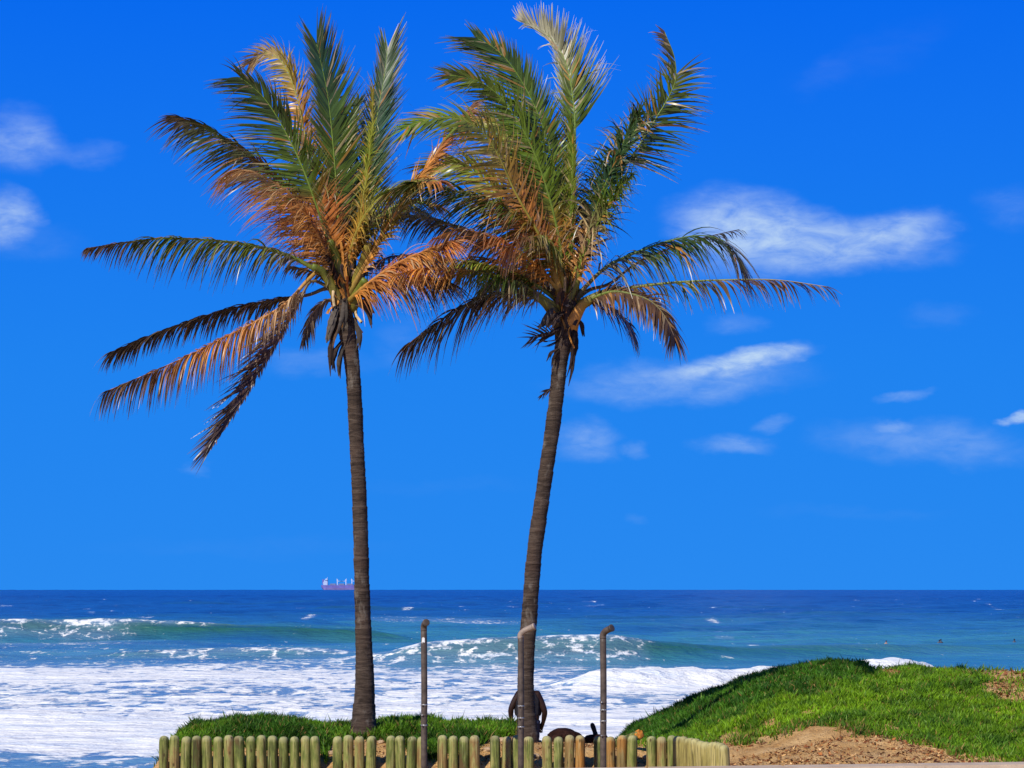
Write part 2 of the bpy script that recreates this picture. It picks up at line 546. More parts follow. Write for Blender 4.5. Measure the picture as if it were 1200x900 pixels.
# ------------------------------------------------------------------ terrain
CX = np.array([-40, 1.2, 1.6, 1.85, 2.27, 2.74, 3.34, 3.93, 4.3, 4.77, 5.37, 6.0, 6.56, 7.15, 10, 16, 40])
CZ = np.array([4.4, 4.38, 4.40, 4.44, 4.65, 4.90, 5.17, 5.34, 5.38, 5.35, 5.31, 5.28, 5.28, 5.27, 5.3, 5.2, 5.0])
def beach(y):
    return np.interp(y, [-90, 23.5, 25.6, 27, 30, 36, 50, 60, 70, 78, 90, 200, 400],
                     [4.385, 4.385, 4.31, 4.18, 3.95, 3.42, 2.0, 1.2, 0.5, -0.1, -0.8, -5, -9])
def terrain(x, y):
    x = np.asarray(x, float); y = np.asarray(y, float)
    b = beach(y)
    pl = np.interp(y, [25.8, 26.02, 26.12, 26.5, 27.2, 28.3, 29.2, 31, 34, 36], [4.30, 4.32, 4.43, 4.58, 4.66, 4.67, 4.54, 3.95, 3.3, -12])
    rise = 0.10 * np.exp(-((x + 3.35) / 0.55) ** 2) + 0.06 * np.exp(-((x + 2.7) / 0.3) ** 2) + 0.09 * np.exp(-((x + 1.35) / 0.5) ** 2) + 0.05 * np.exp(-((x + 0.4) / 0.4) ** 2) - 0.04 * sstep(0.0, 0.6, x)
    pl = pl - sstep(0.05, 0.5, x) * (0.04 + 0.16 * sstep(27.2, 28.2, y))
    pl = pl + rise * sstep(26.3, 27.4, y) * sstep(30, 28.8, y) + 0.09 * (N1.fbm(x * 2.2, y * 2.2) - 0.5)
    wx = sstep(-4.42, -4.05, x) * sstep(2.7, 1.7, x)
    pz = b * (1 - wx) + np.maximum(pl, b) * wx
    prof = np.interp(y, [23.2, 24.6, 25.4, 26, 27, 28, 29, 30, 31, 32, 34, 38, 42], [0, .05, .12, .20, .34, .50, .68, .86, 1, .97, .72, .2, 0])
    cz = np.interp(x, CX, CZ)
    # the foot lies on the beach level further down
    hz = np.maximum(b, 4.36 + (cz - 4.36) * prof)
    hz = np.where(prof > 0, np.where(y < 31, hz, b + (hz - b) * sstep(44, 32, y)), b)
    hz = hz + 0.15 * (N2.fbm(x * 1.3, y * 1.3) - 0.5) * sstep(24.5, 27, y) * sstep(2.0, 2.6, x) * sstep(40, 33, y) \
            + 0.10 * (N3.fbm(x * 5, y * 5, 4) - 0.5) * sstep(24.2, 25.5, y) * sstep(2.0, 2.6, x) * sstep(40, 33, y)
    wh = sstep(1.0, 1.9, x)
    z = np.maximum(pz, hz * wh + pz * (1 - wh))
    return z

def grid_obj(name, xs, ys, zf, mat):
    X, Y = np.meshgrid(xs, ys)
    Z = zf(X, Y)
    V = np.stack([X, Y, Z], -1).reshape(-1, 3)
    nx, ny = len(xs), len(ys)
    i = np.arange(ny - 1)[:, None] * nx + np.arange(nx - 1)[None, :]
    Fq = np.stack([i, i + 1, i + nx + 1, i + nx], -1).reshape(-1, 4)
    return mesh_np(name, V, Fq, mat, smooth=True)

xs = np.concatenate([np.linspace(-400, -14, 20, endpoint=False), np.arange(-14, -6, 0.4), np.arange(-6, 10, 0.07),
                     np.arange(10, 18, 0.4), np.linspace(18, 400, 20)])
ys = np.concatenate([np.linspace(-80, 20, 14, endpoint=False), np.arange(20, 24.4, 0.4), np.arange(24.4, 34, 0.07),
                     np.arange(34, 90, 1.0), np.linspace(90, 400, 10)])
ter = grid_obj('sand_ground', xs, ys, terrain, M_SAND)
struct(ter)

# pavement sheet in front of the planter
bm = bmesh.new()
vv = [bm.verts.new(p) for p in ((-60, -60, 4.4), (60, -60, 4.4), (60, 23.6, 4.4), (-60, 23.6, 4.4))]
bm.faces.new(vv)
struct(bm_obj('pavement', bm, M_CONC, smooth=False))

# low concrete kerb with joints, slightly oblique
bm = bmesh.new()
ang = math.atan2(0.6, 3.61)
kdir = Vector((math.cos(ang), math.sin(ang), 0))
k0 = Vector((0.66, 21.35, 0))
s0 = -13.0
while s0 < 16:
    L = 1.37
    c = k0 + kdir * (s0 + L / 2 - 0.02)
    vs_ = box_bm(bm, (c.x, c.y, 4.4 + 0.1725 - 0.03), (L - 0.014, 0.34, 0.345 + 0.06), Matrix.Rotation(ang, 4, 'Z'))
    s0 += L
bmesh.ops.bevel(bm, geom=bm.edges[:], offset=0.012, segments=2, affect='EDGES')
kerb = bm_obj('kerb', bm, M_CONC, smooth=False)
struct(kerb)
def kerb_front():
    return None

# ------------------------------------------------------------------ sea
def make_sea():
    d = np.concatenate([np.arange(58, 310, 0.42), 310 * (1500 / 310) ** np.linspace(0, 1, 330, endpoint=False),
                        1500 * (16000 / 1500) ** np.linspace(0, 1, 110)])
    a_in = np.linspace(-17, 17, 470)
    a = np.radians(np.concatenate([np.linspace(-62, -17, 40, endpoint=False), a_in, np.linspace(17, 62, 41)[1:]]))
    D, A = np.meshgrid(d, a, indexing='ij')
    X = np.tan(A) * D
    Y = D
    PX = 600 + F * X / Y
    r = np.random.default_rng(11)
    Z = np.zeros_like(X)
    # small wind sea
    for k in range(26):
        wl = 2.2 * 1.17 ** k * (0.9 + 0.2 * r.random())
        th = r.normal(0, 0.55)
        kk = 2 * np.pi / wl
        amp = 0.010 * wl ** 0.72
        lim = sstep(0, 1, (wl / (Y * 0.0045)) - 0.3)     # fade what the mesh cannot carry
        Z += amp * lim * np.sin(kk * (X * math.sin(th) + Y * math.cos(th)) + r.random() * 6.28)
    Z *= 0.30 + 0.7 * sstep(170, 320, Y)
    foam = np.zeros_like(X)
    green = np.zeros_like(X)
    n_l = N1.fbm(X / 14, Y / 9)
    n_m = N2.fbm(X / 4.5, Y / 4)
    n_s = N3.fbm(X / 1.3, Y / 1.3)
    def wave(yc, amp, wf, wb, jit=2.5, seed=0.0):
        yc = yc + jit * (N3.fbm(X / 16 + seed, X * 0 + seed * 3, 3) - 0.5) * 2 + 1.0 * (n_m - 0.5)
        t = Y - yc
        return amp * np.where(t < 0, np.exp(-(t / wf) ** 2), np.exp(-(t / wb) ** 2)), t
    # W1 the big left swell
    env = np.interp(X, [-160, -90, -62, -54, -46, -38, -28, -20, -12, -4, 30, 160], [1.6, 2.4, 2.35, 2.1, 2.5, 2.45, 2.05, 1.9, 1.2, .6, .4, .5])
    h, t = wave(268 + 0.02 * X, env, 5.5, 13, 2.2, 2.0)
    Z += h
    green += np.clip(h / 1.6, 0, 1) * sstep(5, -1, t) * sstep(0.5, 1.6, env)
    crest = np.exp(-((t + 0.3) / 2.0) ** 2)
    ce = np.interp(X, [-160, -100, -63, -57, -53, -44, -38, -34, -27, -20, -14], [.7, .6, .85, .55, .9, .85, .95, .6, .3, .2, 0])
    foam += 0.52 * crest * ce * (0.15 + 1.5 * n_m)
    foam += 0.40 * np.exp(-((t + 5) / 3.5) ** 2) * np.interp(X, [-160, -66, -57, -48, -44, -34], [.7, .9, .6, .75, .3, 0])
    foam += 0.45 * np.exp(-((t - 7) / 6) ** 2) * np.interp(X, [-20, -14, 0, 8], [0, .8, .8, 0])
    # light aerated water in front of it
    foam += 0.40 * np.exp(-((Y - 243) / 9) ** 2) * np.interp(X, [-120, -50, -38, -20], [.9, 1, .5, .35]) * (0.4 + 1.1 * n_l)
    # W2 a small one
    env = np.interp(X, [-80, -44, -36, -28, -18, -12], [.25, .25, .7, .9, .7, 0])
    h, t = wave(214, env, 4, 7, 3, 5.0)
    Z += h
    green += 0.75 * np.clip(h / .8, 0, 1) * sstep(3, -1, t)
    foam += 0.40 * np.exp(-((t + 1) / 3.0) ** 2) * np.interp(X, [-38, -33, -25, -16, -13], [0, .8, 1, .85, 0]) * (0.3 + 1.2 * n_m)
    # W3 the breaking centre wave
    env = np.interp(X, [-16, -11, -8, -2, 4, 9, 13, 20, 30, 45, 140], [0, .9, 1.8, 2.3, 2.4, 2.3, 1.7, 1.15, .95, .7, .5])
    h, t = wave(194 + np.maximum(0, X - 8) * 0.55, env, 5.0, 10, 1.6, 9.0)
    Z += h
    green += np.clip(h / 1.2, 0, 1) * sstep(5, -1, t) * np.interp(X, [-14, -8, 40, 60], [.4, 1, .9, .5])
    foam += 0.32 * np.exp(-((t + 0.2) / 1.6) ** 2) * (0.3 + 1.3 * n_m) * np.interp(X, [-13, -9, 0, 9, 12, 15], [.3, .85, .8, .85, .45, 0])
    foam += 0.30 * np.exp(-((t + 5) / 5.0) ** 2) * np.interp(X, [-20, -11, 6, 11, 13], [.3, 1, 1.0, .8, 0])
    foam += 0.22 * np.exp(-((t - 8) / 7) ** 2) * np.interp(X, [-20, -11, 6, 11, 13], [.6, 1, .6, .5, 0])
    # W4 white bore on the right
    env = np.interp(X, [2, 5.5, 8, 14, 22, 27, 29.5, 33], [0, .9, 1.15, 1.1, 1.35, 1.7, 1.3, 0])
    h, t = wave(142 + np.maximum(0, X - 5) * 0.70, env, 3.0, 7, 0.9, 13.0)
    h = h * (0.86 + 0.28 * n_s)
    Z += h
    bore = np.interp(X, [3.6, 6.0, 28, 30.5, 31.5], [0, 1.5, 1.5, 1.2, 0]) * sstep(-7, -4, t) * sstep(7, 2.5, t)
    foam += bore
    # background foam cover by distance and side
    c_left = np.interp(Y, [60, 78, 84, 88, 91, 110, 116, 122, 132, 142, 155, 172, 182, 200, 225, 260], [.34, .36, .33, .40, .90, .90, .66, .50, .47, .58, .68, .62, .40, .24, .18, .05])
    c_mid = np.interp(Y, [60, 80, 89, 92, 115, 128, 140, 160, 174, 182, 190, 205, 230, 260], [.4, .45, .6, .80, .72, .54, .54, .52, .46, .28, .12, .12, .12, .06])
    c_right = np.interp(Y, [60, 80, 89, 92, 112, 122, 132, 141, 150, 165, 190, 260], [.4, .5, .7, .84, .78, .54, .50, .62, .32, .20, .10, .05])
    wl_ = sstep(470, 400, PX); wr = sstep(640, 720, PX)
    wm = np.clip(1 - wl_ - wr, 0, 1)
    cov = c_left * wl_ + c_mid * wm + c_right * wr
    cov = cov + 0.34 * (n_l - 0.5) * sstep(250, 180, Y) * np.where(cov > 0.8, 0.5, 1.0)
    foam = np.maximum(foam, cov) + 0.25 * np.minimum(foam, cov)
    Z += 0.16 * (n_m - 0.5) * sstep(185, 150, Y) + 0.10 * (n_s - 0.5) * sstep(185, 150, Y)
    # far swell lines and whitecaps
    for (y0, amp, seed) in ((330, .7, 21.), (395, .75, 25.), (480, .8, 31.), (610, .9, 37.), (800, 1.0, 43.)):
        mod = np.clip(1.8 * N2.fbm(X / 45 + seed, Y / 200 + seed, 2) - 0.35, 0, 1.3)
        h, t = wave(y0, amp * mod, 7, 14, 6, seed)
        Z += h
        green += 0.40 * np.clip(h / .9, 0, 1) * sstep(4, -2, t)
    wc = N1.fbm(X / 5 + 40, Y / 16 + 9, 4)
    foam = foam + np.where((Y > 290) & (Y < 1100), 0.37 * sstep(0.73, 0.86, wc), 0) + np.where((Y > 215) & (Y < 300) & (X > 5), 0.25 * sstep(.73, .8, wc), 0)
    foam += 0.42 * np.exp(-((Y - 400) / 40) ** 2) * np.interp(PX, [380, 430, 560, 640], [0, 1, .9, 0]) * (0.2 + 1.3 * n_l)
    # shallows: turquoise tint
    turq = sstep(560, 250, Y) * (0.75 + 1.5 * (n_l - 0.5)) + 0.35 * sstep(520, 380, Y) * np.interp(PX, [380, 430, 620, 760], [0, .8, .8, 0])
    turq += 0.25 * sstep(260, 210, Y) * wr
    Z = Z * sstep(52, 95, Y) - 0.02
    Z -= (X ** 2 + Y ** 2) / (2 * RE)
    V = np.stack([X, Y, Z], -1).reshape(-1, 3)
    nx, ny = X.shape[1], X.shape[0]
    i = np.arange(ny - 1)[:, None] * nx + np.arange(nx - 1)[None, :]
    Fq = np.stack([i, i + 1, i + nx + 1, i + nx], -1).reshape(-1, 4)
    m, nt, out = new_mat('sea_water')
    b = NB(nt)
    p = b.pos()
    af = b.attr('foam').outputs['Fac']; ag = b.attr('green').outputs['Fac']; at_ = b.attr('turq').outputs['Fac']
    sp = b.n('ShaderNodeSeparateXYZ'); nt.links.new(p, sp.inputs[0])
    far = b.mrange(sp.outputs[1], 300, 1600)
    # foam pattern: lacy streaks
    n1 = b.noise(b.mapping(p, (0.42, 0.30, 1)), 1.0, 8, 0.62, 0.7)
    n2 = b.noise(b.mapping(p, (2.2, 1.1, 1)), 1.0, 6, 0.62, 0.5)
    vor = b.n('ShaderNodeTexVoronoi', feature='DISTANCE_TO_EDGE')
    wv = b.n('ShaderNodeVectorMath', operation='ADD')
    nt.links.new(b.mapping(p, (0.6, 0.32, 1)), wv.inputs[0])
    nz = b.n('ShaderNodeTexNoise'); nz.inputs['Scale'].default_value = 0.8; nz.inputs['Detail'].default_value = 4
    nt.links.new(p, nz.inputs['Vector'])
    nt.links.new(nz.outputs['Color'], wv.inputs[1])
    nt.links.new(wv.outputs[0], vor.inputs['Vector']); vor.inputs['Scale'].default_value = 1.0
    lace = b.mrange(vor.outputs['Distance'], 0.0, 0.28, 1.0, 0.0)
    nn = b.math('ADD', b.math('MULTIPLY', b.mrange(n1, 0.30, 0.70), 0.50), b.math('ADD', b.math('MULTIPLY', b.mrange(n2, 0.3, 0.7), 0.27), b.math('MULTIPLY', lace, 0.23)))
    th = b.math('SUBTRACT', 1.0, af)
    fm = b.mrange(nn, b.math('SUBTRACT', b.math('MULTIPLY', th, 0.98), 0.13), b.math('ADD', b.math('MULTIPLY', th, 0.98), 0.10), 0, 1, True)
    fm = b.math('MULTIPLY', fm, b.mrange(af, 0.015, 0.06))
    deep = b.mix(far, (0.010, 0.075, 0.24), (0.006, 0.040, 0.20))
    band = b.noise(b.mapping(p, (0.010, 0.035, 1)), 1.0, 5, 0.6)
    deep = b.mix(b.mrange(band, 0.35, 0.65, 0, 1), deep, b.mix(1.0, deep, (1.5, 1.35, 1.25), 'MULTIPLY'))
    c = b.mix(at_, deep, (0.045, 0.215, 0.285))
    c = b.mix(ag, c, (0.026, 0.125, 0.085))
    # milky aerated water around the foam
    c = b.mix(b.mrange(af, 0.10, 0.62, 0, 0.80), c, (0.25, 0.36, 0.53))
    c = b.mix(fm, c, b.mix(b.mrange(n2, 0.35, 0.65), (0.80, 0.80, 0.76), (0.97, 0.94, 0.85)))
    stk = b.noise(b.mapping(p, (0.16, 0.75, 1)), 1.0, 7, 0.66, 0.6)
    c = b.mix(b.math('MULTIPLY', b.mrange(stk, 0.48, 0.62, 0, 0.55), fm), c, (0.46, 0.57, 0.72))
    rip = b.noise(b.mapping(p, (0.9, 1.2, 1)), 1.0, 6, 0.6)
    rip2 = b.noise(b.mapping(p, (0.12, 0.22, 1)), 1.0, 6, 0.62)
    hh = b.math('ADD', b.math('MULTIPLY', rip, 0.5), b.math('ADD', b.math('MULTIPLY', rip2, 3.0), b.math('MULTIPLY', fm, 0.10)))
    s = b.bsdf(c, b.mrange(fm, 0, 1, 0.22, 0.9), b.mrange(fm, 0, 1, 0.20, 0.1), b.bump(hh, 0.8, 0.5))
    s.inputs['IOR'].default_value = 1.33
    nt.links.new(s.outputs[0], out.inputs[0])
    o = mesh_np('sea', V, Fq, m, smooth=True, attrs={'foam': np.clip(foam, 0, 1.3).ravel(), 'green': np.clip(green, 0, 1).ravel(), 'turq': np.clip(turq, 0, 1).ravel()})
    struct(o)
make_sea()

# ------------------------------------------------------------------ palms
GREEN = np.array((0.098, 0.160, 0.015))
DGREEN = np.array((0.046, 0.082, 0.016))
TEAL = np.array((0.030, 0.085, 0.040))
LIME = np.array((0.20, 0.265, 0.03))
YEL = np.array((0.34, 0.27, 0.04))
ORG = np.array((0.55, 0.24, 0.05))
RUST = np.array((0.46, 0.16, 0.045))
TAN = np.array((0.55, 0.40, 0.22))
BRN = np.array((0.115, 0.062, 0.034))
DBRN = np.array((0.050, 0.032, 0.026))
GREYB = np.array((0.17, 0.14, 0.115))

def ramp_np(stops, t):
    ts = [s[0] for s in stops]
    cs = np.array([s[1] for s in stops])
    return np.array([np.interp(t, ts, cs[:, k]) for k in range(3)]).T

LEN_K = 1.2
def make_frond(parent, base, d0, pts, dep, lenp, cols, start=0.16, lenn=None, ang=48, roll=0, vee=12,
               droop=0.6, wind=(0, 0, 0), pair=1.5, miss=0.04, stem=0.045, stemcol=None, wid=0.030, clump=0.0,
               tipcol=None, label=None, jitter=1.0, curve=None, tipmin=0.58, basemin=0.6, pr=(0, 1), nr=(0, 1)):
    """pts: image pixels along the rib (root to tip) at depth d0; dep: metres the tip lies behind (+) or in front (-)."""
    n_pts = len(pts)
    P = []
    for k, (px, py) in enumerate(pts):
        t = k / (n_pts - 1)
        P.append(at(px, py, d0 + dep * (t ** 1.1)))
    P = np.array(P)
    ns = 48
    R, L = resample(P, ns)
    T = tangents(R)
    N0 = np.tile(np.array([0, -1.0, 0]), (ns, 1))
    N0 -= T * np.sum(N0 * T, 1, keepdims=True)
    N0 /= np.linalg.norm(N0, axis=1, keepdims=True) + 1e-9
    B0 = np.cross(T, N0)
    if np.isscalar(roll):
        roll = (roll, roll)
    rl = np.radians(np.linspace(roll[0], roll[1], ns))[:, None]
    B = B0 * np.cos(rl) + N0 * np.sin(rl)
    Nn = -B0 * np.sin(rl) + N0 * np.cos(rl)
    o = np.array(base)
    # rib
    tt = np.linspace(0, 1, ns)
    rad = stem * (0.14 + 0.86 * (1 - tt) ** 1.6) * 0.62 + 0.35 * stem * np.exp(-(tt / 0.07) ** 2)
    V, Fq, Ft = tube_np(R - o, rad, 7, 0.8)
    sc_ = stemcol if stemcol is not None else [(0, YEL * 0.7), (0.25, LIME * 0.8), (1, GREEN * 1.6)]
    cr = np.repeat(ramp_np(sc_, tt), 7, axis=0)
    cr = np.vstack([cr, cr[0], cr[-1]])
    # leaflets
    npair = max(8, int(L * (1 - start) / (pair / 96.0)))
    lenn = lenp if lenn is None else lenn
    SEG = 6
    Vs, Qs, Cs = [], [], []
    off = 0
    G = np.array([0, 0, -1.0])
    W = np.array(wind, float)
    drng = np.random.default_rng(abs(hash((pts[0], pts[-1]))) % (2 ** 31))
    cl_state = 0.0
    for side in (1, -1):
        ln = (lenp if side > 0 else lenn) / 96.0
        if ln <= 0:
            continue
        cl = drng.random(400)
        for k in range(npair):
            if drng.random() < miss:
                continue
            t = start + (1 - start) * (k + 0.5 + 0.4 * (drng.random() - 0.5)) / npair
            f = t * (ns - 1)
            i = min(int(f), ns - 2); fr = f - i
            p = R[i] * (1 - fr) + R[i + 1] * fr
            tan = T[i]; bb = B[i]; nn = Nn[i]
            u_ = (t - start) / (1 - start)
            lo_, hi_ = pr if side > 0 else nr
            if not (lo_ <= u_ <= hi_):
                continue
            prof = (basemin + (1 - basemin) * min(1, u_ / 0.22)) * (tipmin + (1 - tipmin) * min(1, (1 - u_) / 0.45))
            l = ln * LEN_K * (1.12 if droop > 1 else 1.0) * prof * (0.80 + 0.40 * drng.random())
            if drng.random() < 0.05:
                l *= 0.55
            a = math.radians(ang * (1.12 - 0.62 * u_ ** 1.5) + drng.normal(0, 8 * jitter))
            ve = math.radians(vee + drng.normal(0, 11 * jitter))
            d = math.cos(a) * tan + math.sin(a) * (side * bb * math.cos(ve) + nn * math.sin(ve))
            gsel = cl[int(u_ * 60) % 400] if clump else 0.5
            dr = droop * (0.75 + 0.5 * drng.random()) * (1 + clump * (gsel - 0.5) * 2)
            if drng.random() < 0.05 * jitter:
                dr += 1.2
            w0 = wid * 0.76 * (0.7 + 0.6 * drng.random())
            tw = drng.normal(0, 0.5)
            wv = np.cross(d, nn); wv /= np.linalg.norm(wv) + 1e-9
            c0 = ramp_np(cols, u_) * (0.62 + 0.85 * drng.random())
            if drng.random() < 0.11:
                c0 = c0 * 0.35 + 0.65 * (ORG if drng.random() < 0.4 else TAN)
            ctip = (tipcol if tipcol is not None else c0 * 0.6 + 0.4 * (BRN if drng.random() < .45 else TAN))
            q = p.copy()
            vs_ = []
            cs_ = []
            for s_ in range(SEG + 1):
                s = s_ / SEG
                dd = d + G * dr * (s ** 1.15) * 1.3 + W * s
                dd /= np.linalg.norm(dd) + 1e-9
                if s_:
                    q = q + dd * l / SEG
                ww = w0 * (0.45 + 0.55 * min(1, s / 0.2)) * (1 - max(0, (s - 0.22) / 0.78) ** 0.95 * 0.93) * 0.56
                w2 = wv * math.cos(tw * s) + np.cross(dd, wv) * math.sin(tw * s)
                vs_.append(q - w2 * ww); vs_.append(q + w2 * ww)
                cc = c0 * (1 - max(0, s - 0.6) / 0.4) + ctip * max(0, s - 0.6) / 0.4
                cs_.append(cc); cs_.append(cc)
            Vs += vs_; Cs += cs_
            for s_ in range(SEG):
                a0 = off + 2 * s_
                Qs.append((a0, a0 + 1, a0 + 3, a0 + 2))
            off += 2 * (SEG + 1)
    fo = mesh_np('frond', np.array(Vs) - o, np.array(Qs), M_LEAF, parent, np.array(Cs))
    if label:
        fo['label'] = label
    st = mesh_np('frond_stem', V, [Fq, Ft], M_STEM, fo, cr, smooth=True)
    return fo

def make_trunk(parent, base, path, d0, dtop):
    """path: (px, py, width px)"""
    P = []; Rr = []
    for k, (px, py, w) in enumerate(path):
        t = k / (len(path) - 1)
        d = d0 + (dtop - d0) * t
        q = at(px, py, d)
        P.append((q.x, q.y, q.z, w * .94 / F * d / 2))
    Q, L = resample(np.array(P), 420)
    r = np.random.default_rng(int(path[0][0]))
    s = np.linspace(0, L, 420)
    # leaf scars: irregular ring spacing
    edges = [0]
    while edges[-1] < L + .2:
        edges.append(edges[-1] + 0.085 * (0.45 + 1.1 * r.random()) * (1.25 - 0.5 * edges[-1] / L))
    edges = np.array(edges)
    idx = np.searchsorted(edges, s) - 1
    idx = np.clip(idx, 0, len(edges) - 2)
    fr = (s - edges[idx]) / (edges[idx + 1] - edges[idx])
    rad = Q[:, 3] * (0.972 + 0.055 * np.clip(fr, 0, 1) ** 2.0) + 0.006 * (r.random(len(edges))[idx] - 0.5)
    V, Fq, Ft = tube_np(Q[:, :3], rad, 26)
    n = len(Q) * 26
    th = np.tile(np.linspace(0, 2 * np.pi, 26, endpoint=False), len(Q))
    ss = np.repeat(s, 26)
    lump = (N2.fbm(np.cos(th) * 1.5 + 10, ss * 5 + np.sin(th) * 1.5, 3) - 0.5)
    ctr = np.repeat(Q[:, :3], 26, axis=0)
    V[:n] = ctr + (V[:n] - ctr) * (1 + 0.10 * lump[:, None])
    # root flare broken up
    return mesh_np('trunk', V - np.array(base), [Fq, Ft], M_TRUNK, parent, smooth=True)

def ribbon(P, w, wdir, fold=0.3):
    """wide dry strip as a shallow folded ribbon with thickness from its fold"""
    P = np.asarray(P, float)
    n = len(P)
    T = tangents(P)
    wd = np.asarray(wdir, float)
    wv = wd - T * np.sum(T * wd, 1, keepdims=True)
    wv /= np.linalg.norm(wv, axis=1, keepdims=True) + 1e-9
    nv = np.cross(T, wv)
    w = np.broadcast_to(w, (n,))[:, None]
    V = np.stack([P - wv * w, P + nv * w * fold, P + wv * w], 1).reshape(-1, 3)
    q = []
    for i in range(n - 1):
        for k in range(2):
            a = i * 3 + k
            q.append((a, a + 1, a + 4, a + 3))
    return V, np.array(q), np.zeros((0, 3), int)

def sheaths(parent, base, d0, hub, items, fibre, stubs, seed):
    r = np.random.default_rng(seed)
    parts = []
    for (pts, w, dd, col) in items:
        P = np.array([at(px, py, d0 + dd * (1 if k else .5)) for k, (px, py) in enumerate(pts)])
        Q, L = resample(P, 12)
        for j in range(3):
            off = r.normal(0, 0.018, 3)
            ww = w * .72 / 96 / 2 * (0.6 + 0.5 * r.random()) * np.concatenate([np.linspace(0.8, 1, 6), np.linspace(1, 0.15, 6)]) * (0.85 + 0.3 * r.random(12))
            Qj = Q + off * np.linspace(0.2, 1.6, 12)[:, None]
            v, q, t = ribbon(Qj, ww, (1, r.normal(0, 0.6), 0.1), 0.5)
            parts.append((v, q, t, np.tile(np.array(col) * .6 * (0.6 + 0.7 * r.random()), (len(v), 1))))
    V, Fs, C = join_np(parts)
    o = mesh_np('dry_sheath', V - np.array(base), Fs, M_SHEATH, parent, C)
    # fibrous heart of the crown
    parts = []
    for k in range(fibre['n']):
        th = r.random() * 2 * math.pi
        h0 = at(hub[0] + r.normal(0, 4), hub[1] + fibre['y0'] + r.random() * fibre['dy'], d0)
        a = np.array(h0) + np.array([math.cos(th) * 0.085, math.sin(th) * 0.085, 0])
        up = r.random() < fibre['up']
        Lf = 0.12 + 0.28 * r.random()
        b_ = a + np.array([math.cos(th) * 0.10 * r.random() + r.normal(0, .05), math.sin(th) * 0.12 * r.random(), Lf * (1 if up else -0.8)])
        m_ = (a + b_) / 2 + r.normal(0, 0.03, 3)
        Q, L = resample(np.array([a, m_, b_]), 7)
        v, q, t = ribbon(Q, 0.012 + 0.016 * r.random(), (r.normal(), r.normal(), 0.1), 0.4)
        cc = [ORG, RUST, BRN, DBRN, TAN][r.integers(0, 5)] * (0.5 + 0.6 * r.random())
        parts.append((v, q, t, np.tile(cc, (len(v), 1))))
    # solid core
    a0 = np.array(at(hub[0] + fibre['cx0'], hub[1] + fibre['c0'], d0)); a1 = np.array(at(hub[0] + fibre['cx1'], hub[1] + fibre['c1'], d0))
    Q, L = resample(np.array([a0, (a0 * .5 + a1 * .5), a1]), 14)
    v, q, t = tube_np(Q, np.linspace(0.105, 0.03, 14) * (0.85 + 0.3 * r.random(14)), 12)
    v = v + r.normal(0, 0.008, v.shape)
    cc = ramp_np([(0, DBRN), (0.4, BRN), (0.7, ORG * .6), (1, LIME * .5)], np.linspace(0, 1, 14))
    cc = np.repeat(cc, 12, axis=0); cc = np.vstack([cc, cc[0], cc[-1]])
    parts.append((v, q, t, cc))
    V, Fs, C = join_np(parts)
    mesh_np('fibre_heart', V - np.array(base), Fs, M_SHEATH, parent, C)
    for (pts, w0, w1, dd, col) in stubs:
        P = np.array([at(px, py, d0 + dd * k / (len(pts) - 1)) for k, (px, py) in enumerate(pts)])
        Q, L = resample(P, 12)
        v, q, t = tube_np(Q, np.linspace(w0, w1, 12) / 96 / 2, 9, 0.6)
        cc = ramp_np(col, np.linspace(0, 1, 12)); cc = np.repeat(cc, 9, axis=0); cc = np.vstack([cc, cc[0], cc[-1]])
        mesh_np('leaf_stub', v - np.array(base), [q, t], M_STEM, parent, cc, smooth=True)

GS = [(0, LIME * .7), (0.2, LIME * .6), (1, GREEN * 1.6)]
YS = [(0, YEL * .55), (0.3, YEL * .8), (1, LIME)]
OS = [(0, YEL * .6), (0.3, ORG * .9), (1, RUST)]
BS = [(0, YEL * .35), (0.3, BRN * 1.2), (1, DBRN * 1.4)]

# ---- left palm
DL = 27.2
bL = at(426, 856, DL)
palmL = thing('coconut_palm', 'straighter coconut palm rising from green ground cover behind long log fence', 'palm tree', bL, 'coconut palms behind the fence')
make_trunk(palmL, bL, [(426, 866, 36), (426, 855, 33), (426.5, 835, 29), (427.5, 800, 24.5), (426.5, 760, 21.5), (424.5, 700, 19.8), (423, 640, 19), (421, 580, 18.5), (418, 520, 18.5), (416, 475, 18.5), (413, 430, 19), (409.5, 405, 20.5), (405, 380, 22), (402, 352, 18)], DL, DL)
fl = lambda *a, **k: make_frond(palmL, bL, DL, *a, **k)
# back layer first
fl([(404, 348), (388, 300), (372, 235), (358, 160), (344, 100), (328, 70), (310, 62), (293, 74)], 0.9, 34, [(0, BRN), (0.4, ORG * .8), (0.7, YEL * .8), (1, TAN)], start=.3, lenn=30, ang=55, roll=25, droop=.55, wind=(-.35, 0, 0), stemcol=YS, label='yellowing frond with a curled bleached tip')
fl([(402, 346), (382, 285), (356, 245), (325, 213), (288, 182), (256, 160), (230, 147), (204, 138)], 0.3, 40, [(0, ORG * .8), (0.35, RUST * .8), (0.55, DBRN * 1.3), (0.75, DGREEN), (1, DBRN * 1.5)], start=.12, lenn=60, ang=54, roll=30, droop=.85, wind=(-.55, 0, -.1), stemcol=[(0, LIME * .5), (.5, BRN * 1.5), (1, DGREEN * 2)], label='frond with dead brown leaflets near its base')
fl([(401, 346), (390, 300), (374, 250), (354, 195), (332, 150), (312, 118), (296, 102), (282, 91)], -0.4, 42, [(0, ORG), (0.28, RUST * .9), (0.4, GREEN), (0.75, DGREEN), (1, DGREEN * 1.2)], start=.10, lenn=62, ang=56, roll=10, droop=.36, wind=(-.36, 0, .0), stemcol=GS, jitter=.6, pair=1.3)
